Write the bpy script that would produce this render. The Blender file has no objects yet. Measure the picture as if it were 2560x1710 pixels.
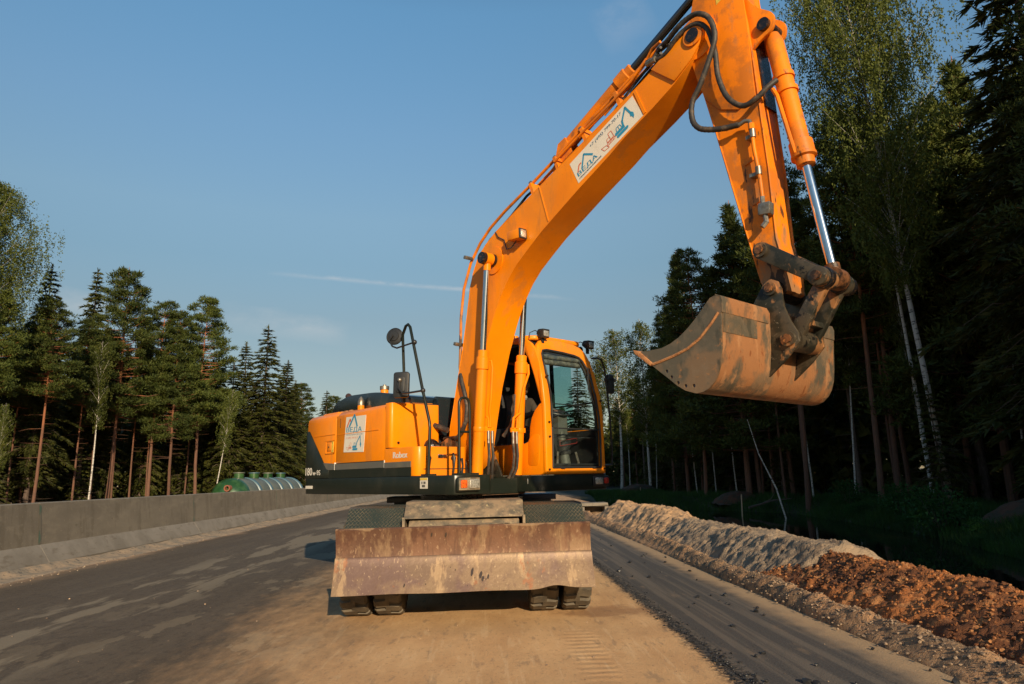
import bpy, bmesh, math, random
import numpy as np
from mathutils import Vector, Matrix
R = math.radians
scene = bpy.context.scene
COL = scene.collection
random.seed(7)

# ------------------------------------------------------------------ camera
CAM_H, YAW, PITCH, ROLL = 1.37, 2.35, 11.2, 1.3
def make_camera():
    a, p, r = R(YAW), R(PITCH), R(ROLL)
    fw = Vector((math.sin(a)*math.cos(p), math.cos(a)*math.cos(p), math.sin(p)))
    ri = Vector((math.cos(a), -math.sin(a), 0)); up = ri.cross(fw)
    r2 = ri*math.cos(r) - up*math.sin(r); u2 = up*math.cos(r) + ri*math.sin(r)
    cd = bpy.data.cameras.new('camera'); co = bpy.data.objects.new('camera', cd)
    COL.objects.link(co)
    m = Matrix((r2, u2, -fw)).transposed().to_4x4(); m.translation = (0, 0, CAM_H)
    co.matrix_world = m
    cd.sensor_width = 36; cd.lens = 24.0; cd.clip_end = 6000; cd.clip_start = .05
    scene.camera = co
make_camera()

# ------------------------------------------------------------------ sun, sky, exposure
SUN_AZ = R(166)          # direction towards the sun, measured from +Y towards +X
SUN_EL = R(19)
sdir = Vector((math.sin(SUN_AZ)*math.cos(SUN_EL), math.cos(SUN_AZ)*math.cos(SUN_EL), math.sin(SUN_EL)))
sl = bpy.data.lights.new('sun', 'SUN'); sl.energy = 5.0; sl.angle = R(.55); sl.color = (1, .79, .53)
so = bpy.data.objects.new('sun', sl); COL.objects.link(so)
so.rotation_euler = sdir.to_track_quat('Z', 'Y').to_euler(); so.location = (0, 0, 60)

w = bpy.data.worlds.new('World'); scene.world = w; w.use_nodes = True
def build_world():
    nt = w.node_tree; nt.nodes.clear(); L = nt.links
    def n(t, **k):
        x = nt.nodes.new(t)
        for a, b in k.items(): setattr(x, a, b)
        return x
    sky = n('ShaderNodeTexSky', sky_type='NISHITA'); sky.sun_disc = False
    sky.sun_elevation = SUN_EL; sky.sun_rotation = SUN_AZ
    sky.air_density = 1.0; sky.dust_density = .35; sky.ozone_density = 2.2; sky.altitude = 100
    tc = n('ShaderNodeTexCoord')
    def math_(op, a, b=None, c=None):
        m = n('ShaderNodeMath', operation=op)
        for i, s in enumerate((a, b, c)):
            if s is None: continue
            if isinstance(s, (int, float)): m.inputs[i].default_value = s
            else: L.new(s, m.inputs[i])
        return m.outputs[0]
    def dot(v):
        d = n('ShaderNodeVectorMath', operation='DOT_PRODUCT'); L.new(tc.outputs['Generated'], d.inputs[0])
        d.inputs[1].default_value = v; return d.outputs['Value']
    def streak(p, q, width, gain, nscale, seed):
        p = Vector(p).normalized(); q = Vector(q).normalized()
        nn = p.cross(q).normalized(); mid = (p+q).normalized(); al = nn.cross(mid).normalized()
        half = (q-p).length/2
        noi = n('ShaderNodeTexNoise', noise_dimensions='3D'); noi.inputs['Scale'].default_value = nscale
        noi.inputs['Detail'].default_value = 6; noi.inputs['Roughness'].default_value = .62
        mp = n('ShaderNodeMapping'); mp.inputs['Location'].default_value = (seed, seed*2, 0); mp.inputs['Scale'].default_value = (1, 1, 2.2)
        L.new(tc.outputs['Generated'], mp.inputs[0]); L.new(mp.outputs[0], noi.inputs['Vector'])
        wob = math_('MULTIPLY', math_('SUBTRACT', noi.outputs[0], .5), width*1.5)
        d = math_('ABSOLUTE', math_('ADD', dot(nn), wob))
        a = math_('SUBTRACT', 1, math_('MULTIPLY', d, 1/width)); a = math_('MAXIMUM', a, 0)
        e = math_('SUBTRACT', 1, math_('POWER', math_('ABSOLUTE', math_('MULTIPLY', dot(al), 1/half)), 3)); e = math_('MAXIMUM', e, 0)
        f = math_('GREATER_THAN', dot(mid), .2)
        b = math_('MAXIMUM', math_('SUBTRACT', math_('MULTIPLY', noi.outputs[0], 2.2), .45), 0)
        return math_('MULTIPLY', math_('MULTIPLY', math_('MULTIPLY', a, e), math_('MULTIPLY', b, f)), gain)
    s = streak((-.30, .91, .282), (.135, .96, .252), .0042, .34, 26, 3)
    s = math_('ADD', s, streak((-.36, .91, .225), (-.19, .96, .205), .022, .36, 9, 8))
    s = math_('ADD', s, streak((-.54, .83, .222), (-.46, .84, .216), .02, .36, 9, 11))
    s = math_('ADD', s, streak((.155, .80, .56), (.225, .78, .60), .035, .16, 16, 5))
    s = math_('MINIMUM', s, .7)
    sx = n('ShaderNodeSeparateXYZ'); L.new(tc.outputs['Generated'], sx.inputs[0])
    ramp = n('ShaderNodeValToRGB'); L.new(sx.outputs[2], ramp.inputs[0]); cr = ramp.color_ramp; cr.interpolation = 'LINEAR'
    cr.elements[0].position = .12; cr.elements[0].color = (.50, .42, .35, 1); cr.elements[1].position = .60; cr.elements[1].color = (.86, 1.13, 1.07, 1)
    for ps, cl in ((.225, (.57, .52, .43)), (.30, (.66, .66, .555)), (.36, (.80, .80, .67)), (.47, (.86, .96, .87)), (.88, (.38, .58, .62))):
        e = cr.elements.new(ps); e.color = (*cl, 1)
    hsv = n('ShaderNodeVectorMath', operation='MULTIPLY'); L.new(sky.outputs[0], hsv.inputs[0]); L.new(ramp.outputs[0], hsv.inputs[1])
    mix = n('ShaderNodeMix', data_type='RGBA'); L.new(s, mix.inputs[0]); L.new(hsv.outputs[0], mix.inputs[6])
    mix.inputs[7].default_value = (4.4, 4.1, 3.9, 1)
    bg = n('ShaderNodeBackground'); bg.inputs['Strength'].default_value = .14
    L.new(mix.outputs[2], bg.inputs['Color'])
    out = n('ShaderNodeOutputWorld'); L.new(bg.outputs[0], out.inputs[0])
build_world()
scene.render.engine = 'CYCLES'
vs = scene.view_settings; vs.view_transform = 'Standard'; vs.look = 'None'; vs.exposure = 0.30; vs.gamma = 1; vs.use_curve_mapping = False

# ------------------------------------------------------------------ tagging
def tag(o, label=None, cat=None, group=None, kind=None):
    if label: o['label'] = label
    if cat: o['category'] = cat
    if group: o['group'] = group
    if kind: o['kind'] = kind
    return o

# ------------------------------------------------------------------ materials
def M(name, col, rough=.6, metal=0, mixes=(), bump=(), coat=0, spec=.5, coord='Object', alpha=None, transl=0, rand=0):
    """mixes: (colour, scale, lo, hi, stretch) layers of noise; bump: (scale, strength, dist) layers"""
    m = bpy.data.materials.new(name); m.use_nodes = True
    nt = m.node_tree; L = nt.links; b = nt.nodes['Principled BSDF']
    def n(t, **k):
        x = nt.nodes.new(t)
        for a, c in k.items(): setattr(x, a, c)
        return x
    tc = n('ShaderNodeTexCoord'); geo = n('ShaderNodeNewGeometry')
    src = geo.outputs['Position'] if coord == 'World' else tc.outputs['Object']
    cur = None
    def noise(scale, stretch=(1, 1, 1), detail=6, seed=0, rough=.6):
        mp = n('ShaderNodeMapping'); mp.inputs['Scale'].default_value = stretch; mp.inputs['Location'].default_value = (seed, seed*.7, seed*.3)
        L.new(src, mp.inputs[0]); t = n('ShaderNodeTexNoise'); t.inputs['Scale'].default_value = scale
        t.inputs['Detail'].default_value = detail; t.inputs['Roughness'].default_value = rough
        L.new(mp.outputs[0], t.inputs['Vector']); return t.outputs[0]
    rgb = n('ShaderNodeRGB'); rgb.outputs[0].default_value = (*col, 1); cur = rgb.outputs[0]
    for i, mx in enumerate(mixes):
        c, scale, lo, hi = mx[:4]; st = mx[4] if len(mx) > 4 else (1, 1, 1); amt = mx[5] if len(mx) > 5 else 1
        zr = mx[6] if len(mx) > 6 else None
        nz = noise(scale, st, seed=i*3.7+1)
        if zr:
            sx = n('ShaderNodeSeparateXYZ'); L.new(src, sx.inputs[0]); zm = n('ShaderNodeMapRange')
            L.new(sx.outputs[2], zm.inputs[0]); zm.inputs[1].default_value = zr[0]; zm.inputs[2].default_value = zr[1]
            zm.inputs[3].default_value = zr[2]; zm.inputs[4].default_value = zr[3]
            ad = n('ShaderNodeMath', operation='ADD'); L.new(nz, ad.inputs[0]); L.new(zm.outputs[0], ad.inputs[1]); nz = ad.outputs[0]
        mr = n('ShaderNodeMapRange'); L.new(nz, mr.inputs[0]); mr.inputs[1].default_value = lo; mr.inputs[2].default_value = hi
        mr.inputs[4].default_value = amt
        k = n('ShaderNodeMix', data_type='RGBA'); L.new(mr.outputs[0], k.inputs[0]); L.new(cur, k.inputs[6]); k.inputs[7].default_value = (*c, 1)
        cur = k.outputs[2]
    if rand:
        oi = n('ShaderNodeObjectInfo'); mr = n('ShaderNodeMapRange'); L.new(oi.outputs['Random'], mr.inputs[0])
        mr.inputs[3].default_value = 1-rand; mr.inputs[4].default_value = 1+rand
        hs = n('ShaderNodeHueSaturation'); L.new(cur, hs.inputs['Color']); L.new(mr.outputs[0], hs.inputs['Value']); cur = hs.outputs[0]
    L.new(cur, b.inputs['Base Color'])
    b.inputs['Roughness'].default_value = rough; b.inputs['Metallic'].default_value = metal
    b.inputs['Coat Weight'].default_value = coat; b.inputs['Coat Roughness'].default_value = .15
    b.inputs['Specular IOR Level'].default_value = spec
    last = None
    for i, bp in enumerate(bump):
        sc, stg, dist = bp[:3]; st = bp[3] if len(bp) > 3 else (1, 1, 1)
        bn = n('ShaderNodeBump'); bn.inputs['Strength'].default_value = stg; bn.inputs['Distance'].default_value = dist
        L.new(noise(sc, st, seed=i*5+2, detail=8), bn.inputs['Height'])
        if last: L.new(last, bn.inputs['Normal'])
        last = bn.outputs[0]
    if last: L.new(last, b.inputs['Normal'])
    if transl:
        tr = n('ShaderNodeBsdfTranslucent'); L.new(cur, tr.inputs[0]); ms = n('ShaderNodeMixShader'); ms.inputs[0].default_value = transl
        L.new(b.outputs[0], ms.inputs[1]); L.new(tr.outputs[0], ms.inputs[2]); L.new(ms.outputs[0], nt.nodes['Material Output'].inputs[0])
    return m

MUD = (.30, .155, .07); DUST = (.34, .24, .14)
orange = M('orange_paint', (.86, .248, .002), .36, mixes=[((.68, .18, .003), 1.3, .4, .75), ((.40, .15, .03), 9, .60, .78, (1, 1, .35), .55), ((.05, .025, .012), 30, .70, .73, (1, 1, 1), .85), ((.42, .17, .04), 2.2, .58, .62, (1, 1, .25), .35), ((.52, .21, .04), 1.7, .50, .62, (1, 1, .6), .22), ((.95, .30, .01), 60, .68, .74, (1, 1, .3), .5)], bump=[(3, .05, .05)], coat=.04, spec=.22)
orange_worn = M('worn_orange_paint', (.82, .212, .004), .45, spec=.25, mixes=[((.56, .16, .015), 3, .48, .56), ((.30, .11, .035), 10, .61, .66, (1, 1, .35), .8), (MUD, 7, .60, .78, (1, 1, .5), .95, (2.7, 4.0, .30, 0)), ((.035, .022, .015), 11, .66, .70, (1, 1, .3), .9, (3.0, 4.2, .10, 0))], bump=[(30, .12, .01)])
orange_shade = orange
dkgreen = M('dark_green_paint', (.011, .015, .011), .34, spec=.3, mixes=[((.07, .06, .04), 3, .5, .95, (1, 1, .6), .5), ((.10, .08, .055), 45, .66, .72, (1, 1, 1), .5)], coat=.05)
greystripe = M('grey_stripe_paint', (.11, .105, .09), .5, mixes=[((.16, .14, .10), 5, .5, .8)])
blackp = M('black_plastic', (.018, .019, .020), .42, mixes=[((.07, .06, .045), 6, .5, .9, (1, 1, 1), .5)])
gloss = M('glossy_black_cover', (.012, .018, .022), .16, mixes=[((.10, .085, .06), 7, .62, .9, (1, 1, 1), .6)], coat=.4)
rubber = M('hose_rubber', (.028, .025, .022), .6, mixes=[((.16, .11, .07), 14, .5, .7, (1, 1, 1), .7)], bump=[(90, .3, .004)])
chrome = M('chrome_rod', (.62, .62, .63), .14, 1.0, mixes=[((.4, .38, .36), 20, .55, .8)])
steel = M('dull_steel', (.30, .28, .24), .45, .8, mixes=[((.16, .11, .06), 18, .45, .7)])
greasy = M('black_grease', (.010, .009, .010), .22, mixes=[((.10, .05, .02), 22, .55, .72)], bump=[(60, .5, .01)])
bucketm = M('bucket_steel', (.10, .085, .06), .55, .25, mixes=[((.22, .14, .08), 2.6, .42, .52), ((.38, .165, .065), 3.4, .44, .54, (1, 1, .7), .85), ((.44, .22, .10), 9, .55, .62, (1, 1, .4), .7), ((.24, .085, .03), 7, .62, .65, (1, 1.4, .6)), ((.075, .07, .052), 4.5, .565, .60, (2, .5, .5), .5), ((.10, .07, .045), 28, .62, .68, (1, 1, .3), .6)], bump=[(40, .25, .01), (5, .2, .03)])
bucketside = M('bucket_side_steel', (.135, .115, .082), .42, .4, mixes=[((.24, .155, .09), 3, .48, .56), ((.36, .18, .08), 9, .60, .64), ((.075, .07, .052), 4, .55, .60, (1, 1, .5), .8), ((.27, .20, .13), 13, .5, .8, (1, 1, 1), .6)], bump=[(40, .2, .008)])
mudm = M('caked_mud', (.42, .19, .075), .9, mixes=[((.25, .10, .04), 20, .45, .65)], bump=[(60, .6, .01)])
stainm = M('wet_stain', (.035, .022, .014), .35)
rustm = M('rusty_greasy_steel', (.20, .085, .035), .45, .3, mixes=[((.03, .02, .015), 14, .48, .60), ((.42, .17, .05), 20, .60, .68)], bump=[(40, .4, .01)])
linkm = M('dark_linkage_steel', (.030, .030, .022), .36, .3, mixes=[((.075, .06, .04), 5, .46, .54), ((.34, .16, .065), 6, .555, .60, (1, 1, .6)), ((.012, .011, .010), 11, .60, .63), ((.25, .22, .17), 40, .64, .68, (1, 1, 1), .7)], bump=[(30, .2, .008)])
blade1 = M('rusty_blade_steel', (.175, .088, .050), .5, .25, mixes=[((.115, .058, .036), 1.6, .46, .54, (1, 1, .7)), ((.26, .165, .09), 3.2, .53, .60, (1.5, 1, .6), .75), ((.10, .05, .03), 22, .54, .62, (1, 1, .07), .55), ((.36, .24, .14), 42, .60, .66, (1, 1, .35), .6), ((.09, .04, .025), 5, .60, .66, (1, 1, .5), .8, (.62, .93, -.05, .06)), ((.40, .27, .15), 2, .60, .64, (1, 1, 1), .5, (.86, .92, -.2, .06))], bump=[(50, .2, .005), (7, .2, .02), (26, .25, .006, (1, 1, .1))])
blade2 = M('worn_blade_steel', (.155, .098, .062), .5, .25, mixes=[((.135, .080, .062), 1.5, .47, .53), ((.235, .155, .085), 1.8, .47, .56, (1.2, 1, .8), .75, (.33, .62, .06, -.06)), ((.13, .075, .05), 24, .54, .62, (1, 1, .07), .5), ((.36, .24, .13), 3.4, .585, .63, (2.2, 1, .35), .7), ((.38, .27, .16), 46, .61, .66, (1, 1, .3), .6), ((.26, .10, .04), 5, .63, .66, (1, 1, .6), .7)], bump=[(40, .2, .005), (4, .25, .03), (28, .25, .006, (1, 1, .1))])
dusty = M('dust_covered_steel', (.27, .195, .12), .8, mixes=[((.11, .095, .07), 8, .42, .62), ((.42, .33, .18), 18, .58, .7)], bump=[(60, .3, .006)])
tyrem = M('tyre_rubber', (.055, .047, .036), .75, mixes=[((.14, .11, .07), 5, .38, .7), ((.10, .08, .05), 30, .5, .7)], bump=[(80, .2, .004)])
whitem = M('sticker_white', (.72, .66, .56), .45, mixes=[((.55, .47, .36), 4, .5, .9)])
bluem = M('sticker_blue', (.03, .25, .42), .45)
navym = M('sticker_navy', (.04, .13, .24), .5)
redm = M('sticker_orange', (.62, .13, .05), .5)
cream = M('lettering_cream', (.72, .66, .56), .5)
yellowm = M('warning_yellow', (.75, .50, .06), .5, mixes=[((.35, .22, .05), 30, .5, .7)])
amber = M('amber_lens', (.75, .13, .015), .25, mixes=[((.25, .03, .01), 70, .5, .6)], coat=.6)
redlens = M('red_lens', (.35, .02, .01), .3, coat=.5)
lens = M('lamp_lens', (.70, .68, .60), .12, .6, mixes=[((.35, .32, .26), 60, .45, .65)], bump=[(70, .5, .01)], coat=.6)
seatm = M('seat_fabric', (.03, .03, .032), .9)
greyp = M('grey_console_plastic', (.075, .08, .068), .6)
skin = M('skin', (.42, .22, .14), .55)
jacket = M('dark_jacket', (.035, .03, .026), .85, mixes=[((.07, .045, .03), 9, .45, .7)])
capm = M('cap_cloth', (.20, .15, .09), .85)
hivis = M('hi_vis_yellow', (.60, .75, .04), .6)
clothm = M('grey_cloth', (.33, .33, .32), .9)
redplastic = M('red_plastic', (.22, .02, .015), .5)
concrete = M('barrier_concrete', (.225, .195, .15), .85, mixes=[((.18, .155, .12), 1.2, .42, .60, (1, .5, 1.2)), ((.13, .11, .08), 5, .52, .60, (1, 1, .15), .5), ((.27, .235, .18), 6, .52, .7, (1, .4, 1), .6), ((.12, .10, .075), 9, .64, .74, (1, .6, 1.6), .7), ((.36, .30, .20), 22, .62, .7, (1, 1, 1), .6)], bump=[(25, .25, .01), (3, .1, .03)], coord='World')
concrete_lit = M('sunlit_foot_concrete', (.27, .245, .21), .85, mixes=[((.20, .18, .15), 2, .4, .66, (1, 1, 1)), ((.14, .115, .08), 9, .56, .66, (1, .35, 1), .6)], bump=[(25, .25, .01)], coord='World')  # paler than the wall: sunlight on the slope is put into the colour
greenmark = M('green_joint_stain', (.10, .155, .115), .8, mixes=[((.19, .165, .125), 7, .46, .56, (1, 1, .6))], coord='World')
curbm = M('loose_kerb_spoil', (.24, .20, .15), .95, mixes=[((.40, .29, .19), 3, .4, .6), ((.10, .09, .075), 14, .55, .66)], bump=[(20, .6, .02)], coord='World')
tankgreen = M('tank_green', (.014, .052, .016), .3, coat=.15, mixes=[((.05, .12, .04), 1.5, .45, .7)])
tankgrey = M('tank_dusty_grey', (.13, .14, .11), .5, mixes=[((.085, .10, .08), 2, .4, .7)])
tankblue = M('tank_blue_band', (.06, .12, .15), .4)
pipebrown = M('brown_pipe', (.25, .09, .05), .4)
woodm = M('pale_wood', (.42, .30, .19), .8)
stonem = M('pale_stone', (.36, .25, .16), .85, coord='World', mixes=[((.14, .10, .07), 9, .47, .53)], bump=[(30, .3, .01)], rand=.3)
asphcrumb = M('asphalt_crumb', (.018, .018, .019), .45)
sandcol = M('grey_sand', (.33, .245, .165), .95, mixes=[((.25, .185, .125), 1.1, .42, .6), ((.40, .27, .16), 2.6, .52, .7), ((.16, .11, .075), 5.5, .56, .62, (1, 1, 1), .7), ((.42, .29, .18), 11, .57, .66, (1, 1, 1), .6)], bump=[(9, .9, .06), (34, .8, .025), (90, .5, .008)], coord='World')
tancol = M('tan_sand', (.50, .31, .165), .95, mixes=[((.38, .25, .15), 1.6, .45, .62, (1, .6, .6)), ((.26, .18, .12), 3.2, .56, .62, (1, 1, .5), .8)], bump=[(7, .9, .08), (26, .8, .03), (80, .5, .01)], coord='World')
redsoil = M('red_clay_soil', (.30, .108, .030), .95, mixes=[((.13, .046, .015), 1.2, .48, .56), ((.42, .185, .065), 4, .55, .62), ((.12, .05, .02), 13, .60, .70, (1, 1, 1), .8)], bump=[(22, .8, .04), (70, .5, .012)], coord='World')
gravelm = M('roadside_gravel', (.30, .185, .10), .95, mixes=[((.46, .25, .12), 1.1, .40, .58), ((.11, .08, .055), 16, .52, .58, (1, 1, 1), .85), ((.50, .38, .26), 34, .62, .70)], bump=[(30, .9, .03), (90, .6, .012)], coord='World')
shaded_soil = M('shade_darkened_soil', (.09, .036, .018), .95, mixes=[((.05, .035, .02), 3, .45, .55)], bump=[(20, .8, .04)], coord='World')  # red soil darkened in its colour to stand for tree shade
clodm = M('red_clod', (.30, .108, .030), .95, mixes=[((.14, .05, .016), 1.2, .48, .56), ((.40, .18, .065), 12, .54, .60)], bump=[(30, .6, .01)], coord='World')
pinebark = M('pine_bark', (.14, .066, .040), .9, mixes=[((.10, .055, .038), 5, .4, .62, (3, 3, .6)), ((.30, .105, .04), 3, .35, .6, (1, 1, .3), .8, (5, 11, -.2, .15))], bump=[(14, .6, .03, (2, 2, .4))], rand=.2)
sprucebark = M('spruce_bark', (.085, .060, .045), .9, mixes=[((.14, .10, .08), 6, .45, .65, (2, 2, .5))], rand=.2)
birchbark = M('birch_bark', (.50, .47, .42), .7, mixes=[((.035, .03, .028), 5.5, .56, .60, (.6, .6, 3.2)), ((.20, .15, .11), 2.5, .55, .75, (1, 1, .6), .7)], rand=.1)
twigm = M('dead_twigs', (.10, .075, .06), .9)
def leafm(name, c1, c2, c3, s=1.2, tr=.25):
    return M(name, c1, .65, mixes=[(c2, s, .42, .6), (c3, s*3.1, .55, .72)], transl=tr, spec=.25, rand=.22, coord='World')
pineleaf = leafm('pine_needles', (.078, .098, .018), (.042, .062, .014), (.125, .125, .022))
spruceleaf = leafm('spruce_needles', (.070, .076, .014), (.036, .046, .010), (.12, .105, .016))
birchleaf = leafm('birch_leaves', (.10, .12, .020), (.065, .085, .017), (.15, .135, .022), tr=.35)
yellowleaf = leafm('yellowing_leaves', (.45, .22, .02), (.35, .18, .02), (.5, .3, .03), tr=.35)
grassm = leafm('grass_blades', (.035, .085, .014), (.022, .055, .012), (.07, .10, .02), 1.0, .3)
shrubm = leafm('shrub_leaves', (.03, .10, .018), (.02, .07, .014), (.06, .12, .02), 4, .3)

def glass_mat(name, tint, rough=0, mixf=.10):
    m = bpy.data.materials.new(name); m.use_nodes = True; nt = m.node_tree; nt.nodes.clear(); L = nt.links
    t = nt.nodes.new('ShaderNodeBsdfTransparent'); t.inputs[0].default_value = (*tint, 1)
    g = nt.nodes.new('ShaderNodeBsdfGlossy'); g.inputs['Roughness'].default_value = rough; g.inputs[0].default_value = (.9, .95, .95, 1)
    fr = nt.nodes.new('ShaderNodeFresnel'); gg = nt.nodes.new('ShaderNodeNewGeometry'); mq = nt.nodes.new('ShaderNodeMapRange')
    L.new(gg.outputs['Backfacing'], mq.inputs[0]); mq.inputs[3].default_value = 1.45; mq.inputs[4].default_value = 1/1.45; L.new(mq.outputs[0], fr.inputs[0])
    mx = nt.nodes.new('ShaderNodeMixShader'); o = nt.nodes.new('ShaderNodeOutputMaterial')
    L.new(fr.outputs[0], mx.inputs[0]); L.new(t.outputs[0], mx.inputs[1]); L.new(g.outputs[0], mx.inputs[2]); L.new(mx.outputs[0], o.inputs[0])
    return m
glass = glass_mat('cab_glass', (.82, .88, .86))
tintglass = glass_mat('green_tinted_glass', (.42, .66, .62))

def tread_mat():
    m = M('tread_plate', (.075, .095, .075), .45, .4, mixes=[((.26, .21, .13), 3, .38, .62), ((.18, .16, .11), 16, .5, .66)])
    nt = m.node_tree; L = nt.links; b = nt.nodes['Principled BSDF']
    tc = nt.nodes.new('ShaderNodeTexCoord'); hs = []
    for ang in (45, -45):
        mp = nt.nodes.new('ShaderNodeMapping'); mp.inputs['Rotation'].default_value = (0, 0, R(ang)); mp.inputs['Scale'].default_value = (1, 1, 0)
        L.new(tc.outputs['Object'], mp.inputs[0])
        br = nt.nodes.new('ShaderNodeTexBrick'); br.inputs['Scale'].default_value = 16; br.inputs['Mortar Size'].default_value = .03
        br.inputs['Brick Width'].default_value = .9; br.inputs['Row Height'].default_value = .42; br.inputs['Mortar Smooth'].default_value = .4
        br.offset = .5
        L.new(mp.outputs[0], br.inputs['Vector']); hs.append(br.outputs['Fac'])
    mul = nt.nodes.new('ShaderNodeMath'); mul.operation = 'MAXIMUM'; L.new(hs[0], mul.inputs[0]); L.new(hs[1], mul.inputs[1])
    bn = nt.nodes.new('ShaderNodeBump'); bn.inputs['Strength'].default_value = .9; bn.inputs['Distance'].default_value = .012
    L.new(mul.outputs[0], bn.inputs['Height']); L.new(bn.outputs[0], b.inputs['Normal'])
    src = b.inputs['Base Color'].links[0].from_socket
    mx = nt.nodes.new('ShaderNodeMix'); mx.data_type = 'RGBA'; L.new(mul.outputs[0], mx.inputs[0]); mx.inputs[6].default_value = (.045, .06, .05, 1)
    L.new(src, mx.inputs[7]); L.new(mx.outputs[2], b.inputs['Base Color'])
    return m
tread = tread_mat()

# ------------------------------------------------------------------ mesh builder
class MB:
    def __init__(s): s.v = []; s.f = []
    def add(s, vs, fs):
        k = len(s.v); s.v += [tuple(p) for p in vs]; s.f += [tuple(i+k for i in f) for f in fs]; return s
    def box(s, x0, x1, y0, y1, z0, z1, rot=None, piv=None):
        vs = [Vector((x, y, z)) for x in (x0, x1) for y in (y0, y1) for z in (z0, z1)]
        if rot is not None:
            c = Vector(piv) if piv else Vector(((x0+x1)/2, (y0+y1)/2, (z0+z1)/2)); vs = [rot @ (p-c)+c for p in vs]
        return s.add(vs, [(0, 1, 3, 2), (4, 6, 7, 5), (0, 4, 5, 1), (2, 3, 7, 6), (0, 2, 6, 4), (1, 5, 7, 3)])
    def prism(s, pts, a0, a1, axis='y', pts2=None):
        def P(p, a):
            return (p[0], a, p[1]) if axis == 'y' else ((p[0], p[1], a) if axis == 'z' else (a, p[0], p[1]))
        n = len(pts); q = pts2 or pts
        return s.add([P(p, a0) for p in pts]+[P(p, a1) for p in q],
                     [tuple(range(n)), tuple(range(2*n-1, n-1, -1))]+[(i, i+n, (i+1) % n+n, (i+1) % n) for i in range(n)])
    def tube(s, path, r, seg=8, caps=True, sy=1.0):
        path = [Vector(p) for p in path]; n = len(path); rs = r if isinstance(r, (list, tuple)) else [r]*n
        t0 = (path[1]-path[0]).normalized(); up = Vector((0, 0, 1)) if abs(t0.z) < .9 else Vector((1, 0, 0))
        u = t0.cross(up).normalized(); vs = []
        for i, p in enumerate(path):
            t = ((path[min(i+1, n-1)]-path[max(i-1, 0)])).normalized()
            u = (u-t*u.dot(t)).normalized(); vv = t.cross(u)
            for k in range(seg):
                a = 2*math.pi*k/seg; vs.append(p+(u*math.cos(a)+vv*math.sin(a)*sy)*rs[i])
        fs = [(i*seg+k, i*seg+(k+1) % seg, (i+1)*seg+(k+1) % seg, (i+1)*seg+k) for i in range(n-1) for k in range(seg)]
        if caps: fs += [tuple(range(seg-1, -1, -1)), tuple((n-1)*seg+k for k in range(seg))]
        return s.add(vs, fs)
    def cyl(s, a, b, r, seg=16, r2=None): return s.tube([a, b], [r, r if r2 is None else r2], seg)
    def lathe(s, prof, c, ax, seg=24, closed=False):
        ax = Vector(ax).normalized(); c = Vector(c); up = Vector((0, 0, 1)) if abs(ax.z) < .9 else Vector((1, 0, 0))
        u = ax.cross(up).normalized(); v = ax.cross(u); n = len(prof)
        vs = [c+ax*h+(u*math.cos(2*math.pi*k/seg)+v*math.sin(2*math.pi*k/seg))*r for (r, h) in prof for k in range(seg)]
        fs = [(i*seg+k, i*seg+(k+1) % seg, (i+1) % n*seg+(k+1) % seg, (i+1) % n*seg+k) for i in range(n if closed else n-1) for k in range(seg)]
        if not closed: fs += [tuple(range(seg)), tuple((n-1)*seg+k for k in range(seg))]
        return s.add(vs, fs)
    def ball(s, c, r, seg=12, rings=8):
        r = r if isinstance(r, (tuple, list)) else (r, r, r); vs = []; fs = []
        for i in range(rings+1):
            t = math.pi*i/rings
            for k in range(seg):
                a = 2*math.pi*k/seg; vs.append((c[0]+r[0]*math.sin(t)*math.cos(a), c[1]+r[1]*math.sin(t)*math.sin(a), c[2]+r[2]*math.cos(t)))
        for i in range(rings):
            for k in range(seg): fs.append((i*seg+k, i*seg+(k+1) % seg, (i+1)*seg+(k+1) % seg, (i+1)*seg+k))
        return s.add(vs, fs)
    def mesh(s, name, mat, bevel=0, segs=2, sharp=38, recalc=True):
        me = bpy.data.meshes.new(name); me.from_pydata(s.v, [], s.f)
        bm = bmesh.new(); bm.from_mesh(me); bmesh.ops.remove_doubles(bm, verts=bm.verts, dist=1e-5)
        if recalc: bmesh.ops.recalc_face_normals(bm, faces=bm.faces)
        if bevel:
            ed = [e for e in bm.edges if len(e.link_faces) == 2 and e.calc_face_angle(0) > R(28)]
            bmesh.ops.bevel(bm, geom=ed, offset=bevel, segments=segs, affect='EDGES', profile=.5, clamp_overlap=True)
        for f in bm.faces: f.smooth = True
        for e in bm.edges: e.smooth = not (len(e.link_faces) == 2 and e.calc_face_angle(0) > R(sharp))
        bm.to_mesh(me); bm.free(); me.materials.append(mat); return me

def fast_mesh(name, V, Fc, mat, smooth=False):
    V = np.asarray(V, dtype=np.float32); Fc = np.asarray(Fc, dtype=np.int32); me = bpy.data.meshes.new(name)
    k = Fc.shape[1]; me.vertices.add(len(V)); me.vertices.foreach_set('co', V.ravel())
    me.loops.add(Fc.size); me.loops.foreach_set('vertex_index', Fc.ravel())
    me.polygons.add(len(Fc)); me.polygons.foreach_set('loop_start', np.arange(0, Fc.size, k, dtype=np.int32))
    me.polygons.foreach_set('loop_total', np.full(len(Fc), k, dtype=np.int32))
    me.polygons.foreach_set('use_smooth', np.full(len(Fc), smooth, dtype=bool))
    me.update(calc_edges=True); me.validate(); me.materials.append(mat); return me

def ob(name, me, parent=None, loc=(0, 0, 0), rot=(0, 0, 0)):
    o = bpy.data.objects.new(name, me); COL.objects.link(o); o.parent = parent; o.location = loc; o.rotation_euler = rot; return o
def empty(name, loc, rz=0):
    o = bpy.data.objects.new(name, None); COL.objects.link(o); o.location = loc; o.rotation_euler = (0, 0, rz); o.empty_display_size = .3; return o

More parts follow.
